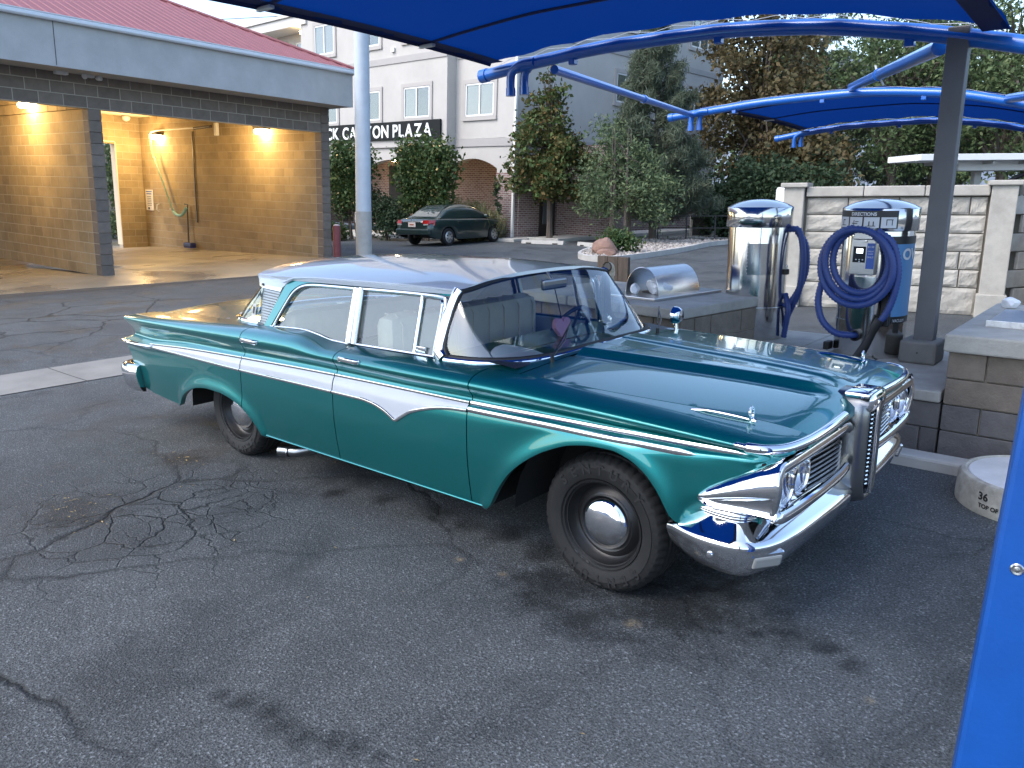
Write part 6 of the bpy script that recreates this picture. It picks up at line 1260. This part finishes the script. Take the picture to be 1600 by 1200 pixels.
    if detail:
        MB().box((-1.5+.14, 0, .3), (.1, 1.5, .1)).build('rear_axle', FIX, t)
        for s in (-1, 1):
            l = MB(); l.add([(-2.34, s*.50, .82), (-2.31, s*.76, .81), (-2.08, s*.872, .84), (-2.05, s*.865, .93), (-2.27, s*.755, .93), (-2.33, s*.52, .93), (-2.28, s*.50, .74), (-2.27, s*.74, .72), (-2.10, s*.865, .745)], [(0, 1, 4, 5), (1, 2, 3, 4), (6, 7, 1, 0), (7, 8, 2, 1)]).build('tail_lamp', RED, t); l = MB(); l.box((-2.30, s*.63, .775), (.05, .22, .055), ch=.01); l.build('reverse_lamp', AMBER, t)
            MB().box((.75, s*.97, 1.02), (.12, .16, .10), ch=.03).build('door_mirror', paint, t); MB().box((2.28, s*.60, .66), (.16, .26, .10), ch=.03).build('headlamp', LENS, t)
            for hx in (.25, -.75): MB().box((hx, s*.905, .83), (.20, .03, .035), ch=.008).build('door_handle', paint, t)
        MB().box((-2.335, 0, .865), (.03, .66, .05), ch=.01).build('trunk_garnish', CHROME, t); MB().box((-2.35, 0, .775), (.02, .34, .16)).build('number_plate', mat('pale_number_plate', (.68, .60, .55), .5), t); MB().box((-2.365, 0, .775), (.004, .20, .05)).build('plate_print', mat('rust_plate_print', (.40, .14, .08), .6), t)
        MB().box((-2.30, 0, .52), (.12, 1.62, .22), ch=.05).build('rear_bumper', paint, t); MB().lathe([(0, .01), (.03, .01), (.035, 0)], 14, Matrix.Translation((-2.33, 0, .93)) @ Matrix.Rotation(R(-90), 4, 'Y')).build('emblem', CHROME, t)
    return t
CARGL = mat('dark_tinted_glass', (.06, .075, .075), .04, spec=.9, coat=1); SILVER = mat('silver_hub_cap', (.55, .56, .57), .3, .8)
DKG = mat('dark_green_car_paint', (.014, .034, .034), .3, .3, coat=1)
c = sedan('dark green four-door sedan parked nose-in by the brick archway', (-19.45, 18.35, 0), R(94), DKG)
for i, (x, y, rz, col, lab) in enumerate(((-13.5, 47.5, 100, (.45, .05, .03), 'tiny red car far beyond the stone wall'), (-11.6, 48.3, 95, (.6, .6, .6), 'tiny white car far beyond the stone wall, left one'), (-9.2, 49.0, 92, (.08, .13, .3), 'tiny blue car far beyond the stone wall'), (-6.8, 49.2, 90, (.55, .55, .56), 'tiny pale car far beyond the stone wall, right one'))):
    sedan(lab, (x, y, .2), R(rz), mat('far_car_paint', col, .35, coat=1), detail=False, group='far parked cars beyond the wall')
t = thing('white_low_wall', 'long low white wall far beyond the stone wall', 'wall', (-10, 46.0, 0), R(4)); MB().box((4, 0, .6), (30, .25, 1.25)).build('panel', mat('white_far_wall', (.62, .62, .62), .8), t); MB().box((4, 0, 1.26), (30, .35, .08)).build('coping', PALEM, t)
# overhead wires at top left
for i, (za, zb, lab) in enumerate(((14.3, 12.6, 'upper overhead wire crossing sky at top left'), (12.2, 11.9, 'lower overhead wire crossing sky at top left'))):
    pts = [Vector((-48+36*k/20, 22+14*k/20, za+(zb-za)*k/20-1.2*(1-(2*k/20-1)**2)*.3)) for k in range(21)]; tag(MB().tube(pts, .022, 5).build('overhead_wire', FIX), lab, 'wire', 'overhead wires')
# pink ornament hanging in the car, papers on seat, mirror card
PINK = mat('pink_plush', (.50, .24, .34), .8, vary=.1, vscale=20, bump=.3); t = thing('hanging_ornament', 'pink heart charm hanging from the car rear-view mirror', 'ornament', (-.905, .06, 1.02)); pts = []
for k in range(28): a = 2*math.pi*k/28; pts.append((.0045*(16*math.sin(a)**3), .0045*(13*math.cos(a)-5*math.cos(2*a)-2*math.cos(3*a)-math.cos(4*a))))
m_ = Matrix.Rotation(R(90), 4, 'Z') @ Matrix.Rotation(R(90), 4, 'X'); hb = MB(); hb.prism(pts, .03, m_); hb.build('heart', PINK, t); MB().cyl((0.015, 0, .05), (0.0, -.05, .235), .003).build('cord', RUBBER, t); MB().box((.02, 0, -.02), (.012, .022, .12), ch=.004).build('ribbon', mat('red_ribbon', (.4, .02, .04), .6), t)
t = thing('cream_parcel', 'cream printed cushion on the sedan rear seat', 'cushion', (-2.05, .25, .78), R(20)); MB().box((0, 0, 0), (.12, .42, .26), ch=.05).build('cushion', VINYL, t)
st_ = thing('window_sticker', 'small white sticker inside the sedan rear quarter glass', 'sticker', (0, 0, 0)); q = MB(); B = [Vector((-2.85, -.752, 1.005)), Vector((-2.80, -.758, 1.005)), Vector((-2.80, -.738, 1.085)), Vector((-2.85, -.732, 1.085))]; q.add(B, [(0, 1, 2, 3)]); q.build('sticker', mat('white_sticker', (.6, .58, .55), .5), st_); q = MB(); C = sum(B, Vector())/4; q.add([C+(b-C)*.55+Vector((0, -.002, 0)) for b in B], [(0, 1, 2, 3)]); q.build('print', FIX, st_)
# litter and leaves on the asphalt
LEAFD = mat('fallen_leaf', (.30, .22, .10), .9, island=.4); g = random.Random(12)
mb = MB()
for k in range(300):
    if k < 45: x, y = -2.95+g.gauss(0, .22), -1.98+g.gauss(0, .10)
    elif k < 70: x, y = -3.35+g.gauss(0, .16), -1.12+g.gauss(0, .06)
    else: x, y = g.uniform(-12, 3), g.uniform(-3, 6)
    s = g.uniform(.004, .014)*(.7 if k < 70 else .6); a = g.uniform(0, 6.28); m_ = Matrix.Translation((x, y, .006)) @ Matrix.Rotation(a, 4, 'Z') @ Matrix.Rotation(g.uniform(-.5, .5), 4, 'X'); mb.add([m_ @ Vector(p) for p in ((-s*1.8, 0, 0), (0, -s*.5, .001), (s*1.8, 0, 0), (0, s*.5, .002))], [(0, 1, 2, 3)])
tag(mb.build('leaf_litter', LEAFD, fix=False), 'dry leaf fragments scattered over the cracked asphalt', 'litter', kind='stuff')
